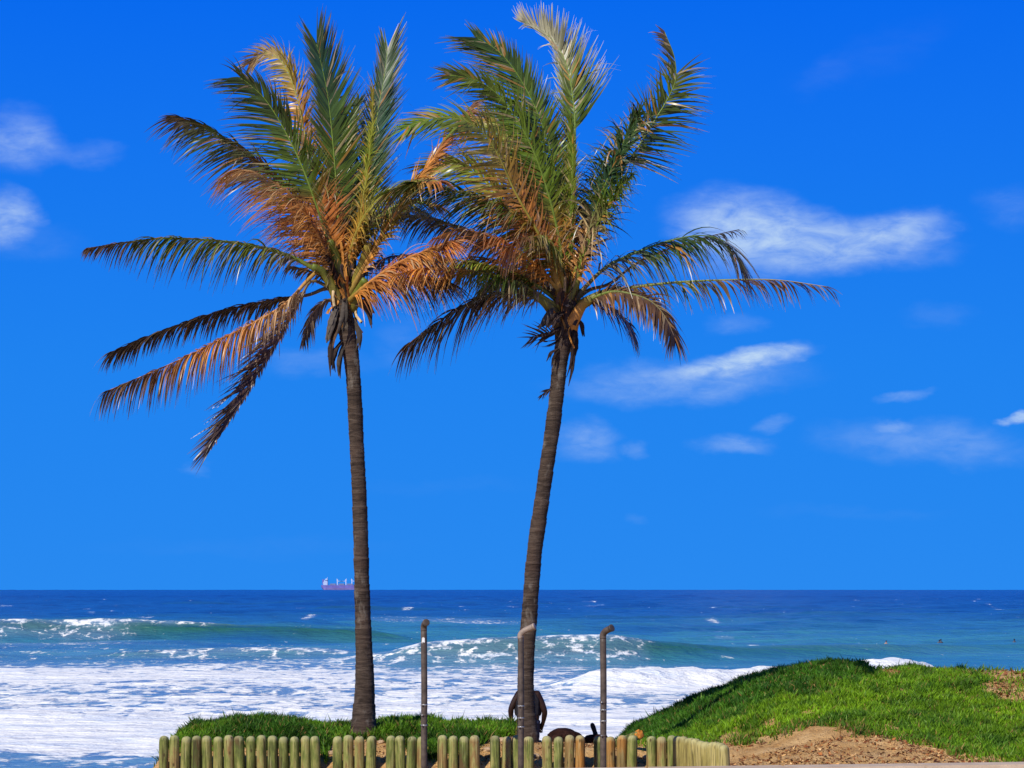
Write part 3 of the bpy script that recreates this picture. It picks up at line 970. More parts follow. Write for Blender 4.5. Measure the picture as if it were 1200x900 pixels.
fl([(402, 350), (380, 290), (350, 240), (318, 212), (284, 200), (262, 208)], -0.9, 44, [(0, BRN), (.3, ORG), (.7, TAN * .8), (1, ORG)], start=.12, wid=.024, ang=46, roll=55, droop=1.1, wind=(-.55, 0, 0), stemcol=OS, miss=.32, label='dead orange brown frond')
fl([(403, 345), (398, 285), (394, 215), (389, 155), (384, 112), (378, 82), (371, 52)], -0.2, 56, [(0, BRN * 1.4), (0.2, GREEN), (0.5, GREEN * .9), (0.85, TEAL), (1, DGREEN)], start=.16, lenn=40, ang=42, roll=-18, droop=.04, wind=(0.02, 0, .10), stemcol=GS, pair=1.0, tipmin=.72, jitter=.45)
fl([(405, 345), (415, 290), (426, 235), (435, 180), (443, 130), (450, 92), (454, 60)], 0.35, 44, [(0, YEL * .6), (0.25, LIME * .7), (0.45, TEAL), (1, DGREEN)], start=.14, lenn=32, ang=38, roll=12, droop=.06, wind=(0.06, 0, .12), stemcol=GS, pair=1.0, tipmin=.85, jitter=.45)
fl([(405, 345), (414, 300), (423, 250), (431, 195), (436, 150), (437, 108)], -0.5, 22, [(0, ORG), (0.35, YEL), (.6, LIME), (1, YEL)], start=.2, lenn=20, ang=32, roll=50, droop=.7, wind=(-.05, 0, 0), stemcol=YS, miss=.15, label='short yellow dying frond')
fl([(404, 345), (412, 290), (430, 248), (455, 225), (485, 213), (515, 212)], -1.2, 34, [(0, ORG), (0.3, YEL), (.55, LIME), (1, RUST)], start=.18, ang=45, roll=60, droop=1.0, wind=(-.1, 0, 0), stemcol=YS, miss=.08, label='yellow green frond with orange tips')
# left horizontals
fl([(404, 356), (386, 330), (366, 314), (336, 299), (295, 288), (240, 281), (180, 280), (102, 291)], -0.5, 46, [(0, GREYB), (0.15, LIME * .6), (0.6, GREEN), (0.85, DBRN * 1.5), (1, BRN * 1.4)], start=.235, ang=46, roll=64, vee=4, droop=1.55, wind=(.02, 0, 0), stemcol=[(0, YEL * .55), (.25, LIME * .6), (1, GREEN * 1.5)], stem=.062, tipcol=GREYB, tipmin=.25, pair=1.7)
fl([(404, 352), (385, 338), (360, 346), (318, 352), (255, 366), (190, 388), (132, 412)], 0.8, 28, [(0, BRN), (0.3, DBRN * 1.3), (1, DBRN)], start=.2, ang=34, roll=62, vee=0, droop=1.4, stemcol=BS, tipmin=.85, pair=1.3, label='narrow dark brown dead frond')
fl([(402, 340), (378, 318), (362, 327), (335, 356), (300, 377), (258, 398), (210, 422), (124, 459)], -0.9, 44, [(0, TAN), (0.3, ORG), (0.55, ORG * .9), (0.8, BRN * 1.3), (1, DBRN * 1.6)], start=.22, ang=62, roll=66, vee=0, droop=2.6, stemcol=OS, stem=.05, tipcol=GREYB * 1.5, tipmin=.6, pair=1.6, label='broken orange brown frond hanging from a snapped stem')
fl([(404, 352), (380, 334), (364, 330), (352, 350), (333, 385), (308, 427), (280, 474), (247, 524)], -0.5, 46, [(0, TAN), (0.3, BRN), (1, DBRN * 1.3)], start=.22, lenn=8, ang=33, roll=0, vee=14, droop=.35, wind=(-.22, 0, 0), stemcol=BS, stem=.04, tipmin=.7, pair=1.6, jitter=1.3, label='dark dead frond hanging steeply')
fl([(402, 356), (385, 352), (370, 362), (362, 378), (356, 398)], -0.3, 22, [(0, GREYB), (1, DBRN)], start=.2, ang=38, roll=40, droop=1.2, stemcol=BS, stem=.05, label='short dark dead frond')
fl([(404, 350), (388, 332), (372, 322), (352, 316), (338, 314)], 0.6, 16, [(0, DBRN), (1, DBRN)], start=.4, ang=35, roll=40, droop=.9, stemcol=BS, stem=.035, miss=.4, label='short dark dead frond')
fl([(404, 346), (410, 305), (428, 270), (454, 246), (484, 236), (512, 240)], -0.2, 42, [(0, ORG), (.4, LIME * .8), (.8, GREEN), (1, RUST)], start=.16, ang=46, roll=58, droop=1.0, wind=(-.1, 0, 0), stemcol=YS, label='green and orange frond reaching toward the other palm')
# right side orange ones
fl([(406, 350), (420, 325), (438, 292), (460, 256), (482, 222), (505, 190), (527, 158), (552, 126)], -1.0, 30, [(0, ORG), (0.3, YEL * .8), (0.6, ORG), (0.8, RUST), (1, BRN * 1.6)], start=.12, lenn=30, ang=13, roll=40, vee=0, droop=.55, wind=(-.12, 0, -.1), stemcol=OS, stem=.06, wid=.036, pair=1.1, tipmin=.6, jitter=1.6, label='folded dry orange frond')
fl([(406, 356), (420, 342), (445, 322), (472, 305), (500, 293), (527, 283)], -1.5, 58, [(0, ORG), (0.4, RUST), (.7, ORG * .9), (1, RUST)], start=.10, ang=22, roll=60, vee=0, droop=.8, wind=(.12, 0, 0), stemcol=OS, stem=.05, pair=1.0, wid=.026, jitter=1.8, label='rusty orange dry frond')
fl([(406, 358), (430, 340), (462, 330), (492, 326), (520, 330)], -0.9, 60, [(0, RUST * .7), (0.4, BRN), (1, DBRN * 1.4)], start=.12, ang=34, roll=60, droop=1.1, wind=(.15, 0, 0), stemcol=OS, stem=.045, miss=.1, label='rusty brown dry frond')
fl([(406, 352), (430, 318), (455, 302), (485, 300), (512, 304)], 1.3, 40, [(0, BRN), (0.4, DBRN * 1.3), (1, DBRN)], start=.2, ang=40, roll=60, droop=1.2, stemcol=BS, label='dark dead frond behind the orange ones')
fl([(405, 346), (424, 280), (450, 250), (482, 244), (515, 258)], 1.2, 44, [(0, GREEN), (1, DGREEN)], start=.2, ang=45, roll=60, droop=1.2, wind=(-.1, 0, 0), stemcol=GS)
fl([(404, 346), (400, 270), (402, 200), (410, 150), (420, 118)], 1.0, 30, [(0, ORG * .7), (.4, LIME * .6), (1, DGREEN)], start=.2, ang=35, roll=20, droop=.4, stemcol=GS)
sheaths(palmL, bL, DL, (403, 352),
        [([(394, 360), (386, 382), (380, 402)], 12, -.15, GREYB), ([(397, 372), (390, 398), (386, 414)], 9, -.18, BRN),
         ([(400, 400), (392, 412), (387, 432)], 10, -.17, DBRN * 1.4), ([(402, 405), (398, 425), (399, 442)], 8, -.15, GREYB * .7),
         ([(412, 360), (428, 352), (438, 366)], 10, -.05, DBRN * 1.3), ([(414, 355), (430, 362), (436, 384)], 13, -.1, DBRN * 1.5), ([(412, 372), (421, 392), (419, 412)], 8, -.12, GREYB * .7),
         ([(398, 338), (386, 304), (368, 304)], 10, -.2, DBRN * 1.5), ([(396, 384), (388, 404), (390, 436)], 7, -.2, DBRN), ([(404, 350), (402, 372), (396, 392)], 9, -.24, GREYB * .8)],
        dict(n=110, y0=-60, dy=70, up=.55, c0=25, c1=-75, cx0=0, cx1=0), [
            ([(402, 362), (388, 334), (378, 318), (366, 312)], 17, 7, -.25, [(0, ORG * .5), (.3, YEL * .5), (1, LIME * .5)]),
            ([(410, 362), (422, 340), (428, 328)], 17, 9, -.3, [(0, YEL * .5), (1, LIME * .6)]),
            ([(404, 352), (394, 300), (386, 282)], 14, 8, -.25, [(0, YEL * .4), (1, LIME * .5)]),
            ([(412, 345), (424, 310), (432, 285)], 14, 8, -.3, [(0, YEL * .5), (1, YEL * .7)])], 3)

# ---- right palm
DR = 27.0
bR = at(621, 863, DR)
palmR = thing('coconut_palm', 'leaning coconut palm with curved trunk behind the middle pipe post', 'palm tree', bR, 'coconut palms behind the fence')
make_trunk(palmR, bR, [(619, 876, 31), (618.5, 864, 28), (617.5, 840, 23.5), (616, 800, 21), (617.5, 760, 20), (620.5, 720, 19.8), (626, 650, 19.4), (633, 600, 19), (641, 545, 18.6), (648.5, 495, 18.5), (653.7, 450, 18.5), (657, 420, 19.5), (662, 395, 22), (665, 355, 18)], DR, DR)
fr_ = lambda *a, **k: make_frond(palmR, bR, DR, *a, **k)
fr_([(664, 350), (660, 295), (655, 235), (646, 180), (630, 132), (607, 88), (584, 60), (558, 44)], -0.3, 34, [(0, ORG * .8), (0.22, GREEN), (0.6, GREEN), (1, DGREEN)], start=.14, lenn=62, ang=58, roll=-12, vee=6, droop=.10, wind=(-.22, 0, .05), stemcol=GS, pair=1.2, tipmin=.6, clump=.2, jitter=.6)
fr_([(663, 350), (656, 285), (642, 225), (622, 170), (598, 128), (574, 103), (550, 92), (526, 88)], -0.7, 40, [(0, ORG * .7), (0.25, GREEN), (0.6, GREEN * 1.2), (1, LIME * .7)], start=.16, lenn=46, ang=46, roll=12, vee=4, droop=.25, wind=(-.32, 0, 0), stemcol=GS, pair=2.0)
fr_([(666, 345), (670, 280), (673, 210), (674, 150), (671, 112), (665, 80), (654, 55), (636, 36), (611, 24)], 0.5, 56, [(0, BRN), (0.25, LIME * .6), (0.45, GREEN), (0.6, LIME * .55), (.8, GREYB * 1.1 + LIME * .35), (1, np.array((.45, .42, .27)))], start=.22, lenn=30, ang=50, roll=8, vee=10, droop=0.0, wind=(0.10, 0, .6), stemcol=GS, pair=1.2, tipcol=np.array((.66, .66, .52)), tipmin=.32, pr=(.42, 1))
fr_([(666, 345), (668, 285), (670, 230), (671, 180), (668, 140)], -0.5, 18, [(0, GREEN), (0.5, LIME * .8), (1, GREEN)], start=.2, lenn=22, ang=26, roll=40, droop=.2, wind=(0, 0, .1), stemcol=GS)
fr_([(662, 350), (645, 300), (622, 258), (602, 222), (586, 186), (568, 158), (546, 142), (512, 138), (478, 148)], -1.2, 40, [(0, RUST), (0.25, ORG), (0.5, YEL), (0.75, LIME), (1, GREEN * 1.1)], start=.16, lenn=56, ang=50, roll=-22, vee=4, droop=.35, wind=(-.45, 0, -.05), stemcol=[(0, YEL * .6), (.4, YEL), (1, LIME)], pair=2.0, label='yellowing frond with an orange base')
fr_([(663, 348), (650, 270), (626, 205), (596, 160), (570, 140), (548, 150)], 0.8, 44, [(0, ORG), (.4, YEL), (.7, LIME), (1, ORG)], start=.3, ang=48, roll=20, droop=.5, wind=(-.4, 0, 0), stemcol=YS, label='yellow and orange dying frond')
fr_([(668, 350), (682, 300), (702, 248), (724, 208), (748, 172), (768, 140), (784, 113), (792, 92), (790, 66), (779, 38)], -0.2, 48, [(0, BRN * 1.4), (0.3, GREEN), (0.5, DGREEN), (.7, LIME * .5), (1, DBRN * 1.5)], start=.30, lenn=38, ang=58, roll=-8, vee=0, droop=.30, wind=(0.10, 0, 0), stemcol=[(0, YEL * .6), (.5, LIME), (1, GREEN)], tipmin=.4, clump=.5, pr=(.3, .79), nr=(.42, 1), stem=.05)
fr_([(668, 350), (680, 300), (694, 255), (711, 212), (727, 175), (740, 148), (748, 134)], -0.5, 40, [(0, ORG * .7), (0.2, BRN * 1.5), (0.4, TEAL), (1, DGREEN)], start=.14, lenn=44, ang=46, roll=38, droop=.95, wind=(-.28, 0, 0), stemcol=GS, jitter=2.0, clump=.5, wid=.034)
fr_([(668, 350), (688, 290), (706, 235), (724, 190), (742, 156), (752, 146)], -0.1, 42, [(0, BRN), (0.3, DGREEN), (1, DGREEN)], start=.2, lenn=46, ang=44, roll=25, droop=.8, wind=(-.2, 0, 0), stemcol=GS, jitter=1.8, clump=.5)
fr_([(667, 350), (684, 300), (704, 255), (724, 222), (740, 205)], -1.0, 36, [(0, ORG), (0.3, TAN * .8), (0.6, GREEN), (1, DGREEN)], start=.12, lenn=46, ang=40, roll=40, droop=1.1, wind=(-.3, 0, 0), stemcol=GS, jitter=2.2, clump=.4, wid=.034)
# fill between the two crowns
fr_([(662, 348), (640, 300), (612, 262), (584, 230), (560, 205), (532, 192), (500, 196)], 0.4, 44, [(0, ORG), (.4, YEL), (.7, LIME), (1, YEL)], start=.16, lenn=50, ang=48, roll=20, droop=.6, wind=(-.35, 0, 0), stemcol=YS, label='yellow dying frond reaching toward the other palm')
fr_([(662, 352), (636, 318), (606, 294), (572, 276), (538, 270), (508, 280)], -1.4, 42, [(0, ORG), (.4, RUST), (.7, BRN * 1.6), (1, ORG)], start=.14, ang=42, roll=58, droop=1.1, wind=(-.15, 0, 0), stemcol=OS, miss=.3, label='rusty dead frond reaching toward the other palm')
fr_([(661, 356), (630, 330), (598, 312), (566, 304), (536, 312), (512, 332)], 0.2, 42, [(0, GREYB), (.4, BRN * 1.4), (1, DGREEN)], start=.16, ang=42, roll=60, droop=1.3, stemcol=BS, miss=.25, label='brown dead frond between the two crowns')
fr_([(664, 345), (650, 290), (630, 236), (604, 196), (580, 176)], 1.4, 46, [(0, ORG), (.5, LIME * .9), (1, GREEN)], start=.2, lenn=46, ang=46, roll=-15, droop=.3, wind=(-.3, 0, 0), stemcol=GS)
# right arms
fr_([(668, 358), (688, 334), (712, 312), (745, 296), (785, 282), (822, 276), (850, 284), (872, 312)], -0.4, 54, [(0, GREYB), (0.3, DGREEN * 1.1), (0.6, DGREEN * .9), (1, DBRN * 1.3)], start=.2, ang=42, roll=66, vee=0, droop=1.5, wind=(.05, 0, 0), stemcol=[(0, BRN), (.4, DGREEN * 2), (1, DGREEN)], pair=2.0, clump=.5, wid=.034, stem=.05, tipmin=.7, tipcol=GREYB)
fr_([(668, 356), (690, 340), (715, 332), (750, 306), (800, 286), (835, 276), (866, 269)], 0.7, 22, [(0, GREYB), (0.4, DGREEN), (1, DBRN * 1.2)], start=.35, ang=40, roll=66, droop=1.3, stemcol=BS, pair=2.6, miss=.2)
fr_([(668, 362), (695, 348), (735, 338), (790, 331), (850, 328), (910, 328), (969, 336)], -0.7, 34, [(0, BRN), (0.3, LIME * .4), (0.5, BRN * 1.2), (1, DBRN * 1.6)], start=.2, ang=44, roll=68, vee=0, droop=1.8, wind=(.02, 0, 0), stemcol=[(0, YEL * .5), (.5, LIME * .7), (1, TAN * .6)], pair=2.6, miss=.22, clump=.7, wid=.036, stem=.048, tipcol=TAN * .7, tipmin=.6, label='long ragged brown frond with sparse leaflets')
fr_([(668, 366), (690, 352), (716, 342), (742, 345), (764, 354), (780, 372), (790, 394)], -0.8, 34, [(0, BRN), (0.3, BRN * 1.2), (0.6, BRN), (1, DBRN)], start=.16, ang=50, roll=45, vee=0, droop=1.0, wind=(-.12, 0, 0), stemcol=[(0, YEL * .6), (.3, LIME * .6), (1, BRN)], pair=1.3, wid=.034, stem=.05, tipmin=.85, label='drooping dark brown dead frond')
fr_([(667, 362), (694, 354), (718, 362), (735, 378), (744, 396)], 0.8, 34, [(0, BRN), (1, DBRN)], start=.2, ang=40, roll=60, droop=1.3, stemcol=BS, label='drooping dark brown dead frond')
# left arms
fr_([(662, 350), (646, 304), (622, 270), (592, 248), (556, 232), (518, 220), (484, 216), (452, 226)], -0.9, 52, [(0, LIME * .8), (0.18, ORG * .7), (0.35, GREEN), (0.7, DGREEN), (1, LIME * .5)], start=.10, ang=46, roll=60, vee=2, droop=1.15, wind=(-.28, 0, 0), stemcol=GS, pair=1.4, tipcol=GREYB * 1.3)
fr_([(660, 354), (640, 330), (614, 306), (580, 286), (540, 268), (500, 256), (462, 250), (430, 252)], 0.5, 36, [(0, GREYB), (0.3, BRN * 1.2), (0.6, DBRN * 1.3), (1, DGREEN)], start=.14, ang=44, roll=64, vee=0, droop=1.3, wind=(-.1, 0, 0), stemcol=[(0, BRN), (1, DGREEN)], pair=1.9, tipcol=GREYB * 1.2, label='dark frond with greyish dead leaflets')
fr_([(662, 360), (642, 344), (618, 328), (588, 315), (552, 307), (512, 303), (470, 308)], -0.6, 24, [(0, DGREEN), (0.2, LIME * .6), (0.5, LIME), (0.8, YEL * .8), (1, ORG)], start=.22, ang=50, roll=62, droop=1.5, stemcol=[(0, LIME * .4), (.4, LIME * .7), (1, YEL)], pair=1.7, label='lime and yellow frond')
fr_([(662, 366), (640, 350), (612, 334), (580, 322), (540, 316), (500, 314), (462, 322)], -1.2, 38, [(0, GREYB), (0.2, DGREEN), (0.4, GREEN), (0.6, ORG * .9), (1, ORG)], start=.18, ang=46, roll=66, vee=0, droop=1.9, stemcol=[(0, YEL * .5), (.3, LIME * .6), (1, ORG)], pair=1.7, tipcol=BRN, label='frond turning orange towards its tip')
fr_([(662, 370), (644, 358), (618, 345), (588, 343), (558, 352), (522, 372), (474, 408)], -0.5, 50, [(0, GREYB), (0.3, DBRN * 1.3), (1, DBRN)], start=.16, ang=36, roll=62, vee=0, droop=1.6, stemcol=[(0, YEL * .4), (.3, GREYB), (1, DBRN)], pair=2.2, clump=.5, wid=.036, tipmin=.6, stem=.05, label='dark dead frond with separated hanging leaflets')
fr_([(662, 358), (645, 335), (625, 322), (600, 320), (575, 332), (556, 350)], 1.0, 40, [(0, DBRN), (1, DBRN * 1.2)], start=.2, ang=42, roll=60, droop=1.4, stemcol=BS, label='dark dead frond behind the hub')
fr_([(664, 350), (652, 300), (634, 280), (612, 280), (592, 296)], -1.5, 38, [(0, ORG * .8), (.3, LIME * .8), (.6, BRN * 1.4), (1, RUST)], start=.15, ang=44, roll=60, droop=1.2, wind=(-.1, 0, 0), stemcol=YS, miss=.1, label='short orange and green frond')
fr_([(656, 392), (645, 390), (632, 392), (622, 396)], -0.1, 22, [(0, DBRN * 1.4), (1, DBRN)], start=.1, ang=40, roll=15, droop=.1, wind=(-.3, 0, 0), stemcol=BS, stem=.03, pair=3, label='dead spiky stub beside the trunk top')
fr_([(654, 448), (648, 454), (640, 460), (634, 464)], -0.1, 10, [(0, DBRN), (1, DBRN)], start=.1, ang=30, roll=30, droop=.2, stemcol=BS, stem=.025, pair=3, label='dead spiky stub beside the trunk')
sheaths(palmR, bR, DR, (663, 352),
        [([(656, 376), (640, 380), (632, 384)], 9, -.15, GREYB), ([(657, 384), (640, 394), (625, 398)], 6, -.15, DBRN * 1.5), ([(656, 398), (642, 404), (630, 404)], 5, -.15, DBRN),
         ([(656, 408), (648, 416), (644, 428)], 5, -.15, DBRN), ([(672, 384), (675, 402), (671, 425)], 11, -.08, DBRN), ([(670, 400), (671, 424), (666, 446)], 7, -.1, DBRN * 1.3),
         ([(660, 366), (652, 372), (644, 384)], 8, -.22, DBRN * 1.4), ([(672, 372), (680, 380), (682, 396)], 9, -.1, DBRN * 1.2), ([(648, 360), (640, 372), (634, 388)], 10, -.2, GREYB * .9)],
        dict(n=110, y0=-40, dy=70, up=.5, c0=30, c1=-70, cx0=1, cx1=3), [
            ([(668, 388), (672, 376), (682, 358), (692, 350)], 18, 9, -.25, [(0, ORG), (.5, ORG * .9), (1, YEL * .7)]),
            ([(656, 384), (648, 366), (634, 350), (612, 338)], 16, 8, -.25, [(0, BRN), (.4, YEL * .4), (1, LIME * .6)]),
            ([(666, 362), (674, 330), (684, 300), (692, 280)], 15, 8, -.25, [(0, YEL * .5), (1, LIME * .7)]),
            ([(662, 362), (652, 326), (646, 298), (636, 276)], 15, 8, -.3, [(0, ORG * .8), (1, LIME * .7)]),
            ([(656, 352), (640, 326), (622, 312)], 12, 7, .15, [(0, DBRN), (1, GREYB)]),
            ([(668, 366), (690, 352), (712, 342), (728, 338)], 15, 7, -.2, [(0, YEL * .4), (1, LIME * .5)])], 5)

# ------------------------------------------------------------------ ground cover and litter
def scatter_blades(name, n, xr, yr, density, colour, hmin, hmax, label, seed, wid=0.011):
    r = np.random.default_rng(seed)
    x = r.uniform(*xr, n); y = r.uniform(*yr, n)
    keep = r.random(n) < density(x, y)
    x = x[keep]; y = y[keep]
    m = len(x)
    z = terrain(x, y) - 0.008
    cl = N1.fbm(x * 6, y * 6, 3)
    h = (hmin + (hmax - hmin) * r.random(m)) * (0.25 + 1.5 * cl) * np.where(r.random(m) < .008, 1.6, 1.0)
    az = r.uniform(0, 2 * np.pi, m); tl = np.abs(r.normal(0.0, 0.55, m))
    dirv = np.stack([np.sin(tl) * np.cos(az), np.sin(tl) * np.sin(az), np.cos(tl)], 1)
    a2 = r.uniform(0, 2 * np.pi, m)
    wv = np.stack([np.cos(a2), np.sin(a2), np.zeros(m)], 1)
    wv -= dirv * np.sum(wv * dirv, 1, keepdims=True)
    wv /= np.linalg.norm(wv, axis=1, keepdims=True) + 1e-9
    P = np.stack([x, y, z], 1)
    w = (wid * (0.7 + 0.6 * r.random(m)))[:, None]
    bend = np.stack([np.cos(az), np.sin(az), np.zeros(m)], 1) * (h * 0.18)[:, None]
    b0 = P - wv * w * .5; b1 = P + wv * w * .5
    mid = P + dirv * (h * .55)[:, None]
    m0 = mid - wv * w * .55; m1 = mid + wv * w * .55
    tip = P + dirv * h[:, None] + bend
    V = np.stack([b0, b1, m0, m1, tip], 1).reshape(-1, 3)
    i = np.arange(m)[:, None] * 5
    Q = i + np.array([[0, 1, 3, 2]])
    T = i + np.array([[2, 3, 4]])
    C = np.repeat(colour(x, y, r), 5, axis=0)
    C[4::5] *= 1.25
    o = mesh_np(name, V, [Q, T], M_COVER, None, C)
    struct(o, 'stuff', label, 'ground cover')
    return o

def sand_line(x):
    return np.interp(x, [1.2, 1.6, 2.0, 2.35, 2.65, 3.2, 3.67, 4.0, 4.4, 4.9, 5.3, 5.7, 6.2, 9], [27.0, 26.9, 26.95, 27.45, 27.6, 27.6, 27.5, 27.25, 26.75, 26.2, 25.6, 25.05, 24.4, 24.0])
def dens_hill(x, y):
    n = N2.fbm(x * 1.7, y * 1.7, 4); n2 = N3.fbm(x * 4, y * 4, 3)
    edge = sand_line(x) + 1.3 * (n - 0.5) + 0.9 * (n2 - 0.5)
    d = sstep(-0.12, 0.22, y - edge)
    d = d * (0.16 + 0.84 * sstep(0.36, 0.50, n2 + 0.14 * (y - edge)))
    # bare reddish patches along the top on the far right
    bare = sstep(6.2, 6.6, x + 0.6 * (n - .5)) * sstep(28.0, 28.9, y) + sstep(5.0, 5.1, x) * sstep(5.6, 5.4, x) * sstep(30.4, 30.7, y)
    d = d * (1 - 0.93 * np.clip(bare, 0, 1))
    left = sstep(1.35, 1.75, x + 0.25 * (n - 0.5))
    tongue = np.exp(-(((x - 2.62) / 0.11) ** 2 + ((y - 27.7) / 0.55) ** 2))
    return d * left * (1 - 0.9 * tongue)
def col_hill(x, y, r):
    m = len(x)
    n = N1.fbm(x * 1.1 + 3, y * 1.1, 4)
    n2 = N2.fbm(x * 5 + 3, y * 5, 3)
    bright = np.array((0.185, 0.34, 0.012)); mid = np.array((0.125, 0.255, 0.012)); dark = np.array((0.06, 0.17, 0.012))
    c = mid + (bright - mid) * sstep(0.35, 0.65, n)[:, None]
    # darker green along the crest, reaching further down on the left
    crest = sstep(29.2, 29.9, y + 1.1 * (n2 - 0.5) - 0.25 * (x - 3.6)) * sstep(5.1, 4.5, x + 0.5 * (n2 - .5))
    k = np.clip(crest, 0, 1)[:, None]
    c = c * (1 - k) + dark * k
    patch = (1.0 * sstep(0.52, 0.64, n2))[:, None]
    c = c * (1 - patch * .6) + np.array((0.03, 0.10, 0.014)) * patch * .6
    dry = (r.random(m) < 0.035 + 0.22 * sstep(0.6, 0.0, y - sand_line(x)))[:, None]
    c = np.where(dry, np.array((0.30, 0.20, 0.06)), c)
    fr = (r.random(m) < 0.03)[:, None]
    c = np.where(fr, np.array((0.20, 0.32, 0.06)), c)
    return c * (0.6 + 0.8 * r.random(m))[:, None]
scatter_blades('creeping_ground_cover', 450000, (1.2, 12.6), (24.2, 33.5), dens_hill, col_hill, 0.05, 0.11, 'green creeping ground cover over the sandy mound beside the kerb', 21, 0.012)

def dens_pl(x, y):
    n = N2.fbm(x * 2.1 + 7, y * 2.1, 4)
    px = 600 + F * x / y
    front = np.interp(px, [180, 200, 375, 383, 392, 450, 456, 495, 500, 515, 520, 556, 566, 580, 590, 610, 640], [26.3, 26.4, 26.3, 26.05, 26.75, 26.75, 26.5, 26.2, 26.0, 26.0, 26.2, 26.3, 26.5, 26.9, 27.0, 27.6, 28.5])
    d = sstep(-0.05, 0.18, y - front - 0.5 * (n - 0.5)) * sstep(29.5, 29.1, y)
    d *= sstep(-4.28, -4.05, x) * sstep(0.20, 0.02, x)
    trunk = ((x + 1.83) ** 2 + (y - 27.2) ** 2) < 0.2 ** 2
    bare = np.exp(-(((x + 1.35) / 0.35) ** 2 + ((y - 27.35) / 0.18) ** 2)) + np.exp(-(((x + 2.15) / 0.25) ** 2 + ((y - 27.5) / 0.4) ** 2)) + .8 * np.exp(-(((x + 4.05) / 0.12) ** 2 + ((y - 26.7) / 0.3) ** 2))
    return d * (~trunk) * (1 - .92 * np.clip(bare, 0, 1)) * (0.45 + 0.55 * sstep(.34, .46, n))
def col_pl(x, y, r):
    m = len(x)
    n = N1.fbm(x * 1.6 + 9, y * 1.6, 4)
    n2 = N3.fbm(x * 5 + 3, y * 5, 3)
    a = np.array((0.045, 0.125, 0.010)); b_ = np.array((0.11, 0.235, 0.012))
    c = a + (b_ - a) * sstep(0.38, 0.66, n)[:, None]
    c = np.where((n2 > .6)[:, None], c * .55, c)
    dry = (r.random(m) < 0.05)[:, None]
    c = np.where(dry, np.array((0.30, 0.20, 0.06)), c)
    return c * (0.6 + 0.8 * r.random(m))[:, None]
scatter_blades('creeping_ground_cover', 120000, (-4.4, 0.5), (25.95, 29.6), dens_pl, col_pl, 0.06, 0.13, 'dark green fleshy ground cover behind the log fence', 22, 0.012)

def scatter_flakes(name, n, xr, yr, density, cols, size, label, seed):
    r = np.random.default_rng(seed)
    x = r.uniform(*xr, n); y = r.uniform(*yr, n)
    keep = r.random(n) < density(x, y)
    x = x[keep]; y = y[keep]; m = len(x)
    z = terrain(x, y) + 0.004
    az = r.uniform(0, 2 * np.pi, m); el = r.normal(0, 0.45, m)
    L = size * (0.4 + 1.2 * r.random(m) ** 2)
    u_ = np.stack([np.cos(az) * np.cos(el), np.sin(az) * np.cos(el), np.sin(el)], 1) * L[:, None]
    v_ = np.stack([-np.sin(az), np.cos(az), r.normal(0, .5, m)], 1) * (L * (0.15 + 0.35 * r.random(m)))[:, None]
    P = np.stack([x, y, z + 0.3 * np.abs(u_[:, 2])], 1)
    top = P + np.array([0, 0, 1.0]) * (L * .3)[:, None]
    V = np.stack([P - u_, P + v_, P + u_, P - v_, top], 1).reshape(-1, 3)
    i = np.arange(m)[:, None] * 5
    T = np.vstack([i + np.array([[0, 1, 4]]), i + np.array([[1, 2, 4]]), i + np.array([[2, 3, 4]]), i + np.array([[3, 0, 4]])])
    ci = r.integers(0, len(cols), m)
    C = np.repeat(np.array(cols)[ci] * (0.6 + 0.8 * r.random(m))[:, None], 5, axis=0)
    o = mesh_np(name, V, T, M_SHEATH, None, C)
    struct(o, 'stuff', label, 'litter')
def dens_l1(x, y):
    n = N3.fbm(x * 3 + 1, y * 3, 4)
    s = sstep(0.5, -0.2, y - sand_line(x))
    foot = np.exp(-((y - 24.75) / 0.45) ** 2)
    red = sstep(4.0, 4.8, x) * 0.6
    return s * sstep(1.95, 2.1, x + 0.3 * (26 - y) * 0) * np.clip(sstep(.42, .6, n) + foot * .8 + red * .6, 0, 1) 
scatter_flakes('leaf_litter', 12000, (1.9, 6.6), (24.0, 27.9), dens_l1, [(0.20, 0.06, 0.02), (0.12, 0.04, 0.018), (0.36, 0.22, 0.10), (0.28, 0.10, 0.03)], 0.028, 'dry reddish leaf litter on the sandy mound slope', 31)
def dens_l2(x, y):
    n = N3.fbm(x * 3 + 5, y * 3, 4)
    return sstep(.36, .6, n) * sstep(-1.9, -1.6, x) * .8
scatter_flakes('leaf_litter', 5000, (-2.0, 2.0), (26.08, 27.2), dens_l2, [(0.22, 0.09, 0.03), (0.14, 0.05, 0.02), (0.42, 0.27, 0.13), (0.46, 0.30, 0.16)], 0.024, 'dry brown leaf litter on the sand behind the fence', 32)
scatter_flakes('sand_clods', 6500, (1.9, 6.6), (24.0, 27.9), dens_l1, [(0.56, 0.33, 0.13), (0.46, 0.25, 0.09), (0.62, 0.39, 0.18)], 0.026, 'loose clods of orange sand on the mound slope', 36)
def dens_l3(x, y):
    return sstep(6.2, 6.6, x) * .8 + sstep(5.0, 5.1, x) * sstep(5.7, 5.5, x) * sstep(30.3, 30.6, y) * .9
scatter_flakes('leaf_litter', 5000, (4.9, 9.0), (28.2, 31.4), dens_l3, [(0.24, 0.08, 0.03), (0.34, 0.15, 0.06), (0.14, 0.05, 0.02)], 0.04, 'dry reddish creeper remains on top of the mound', 33)

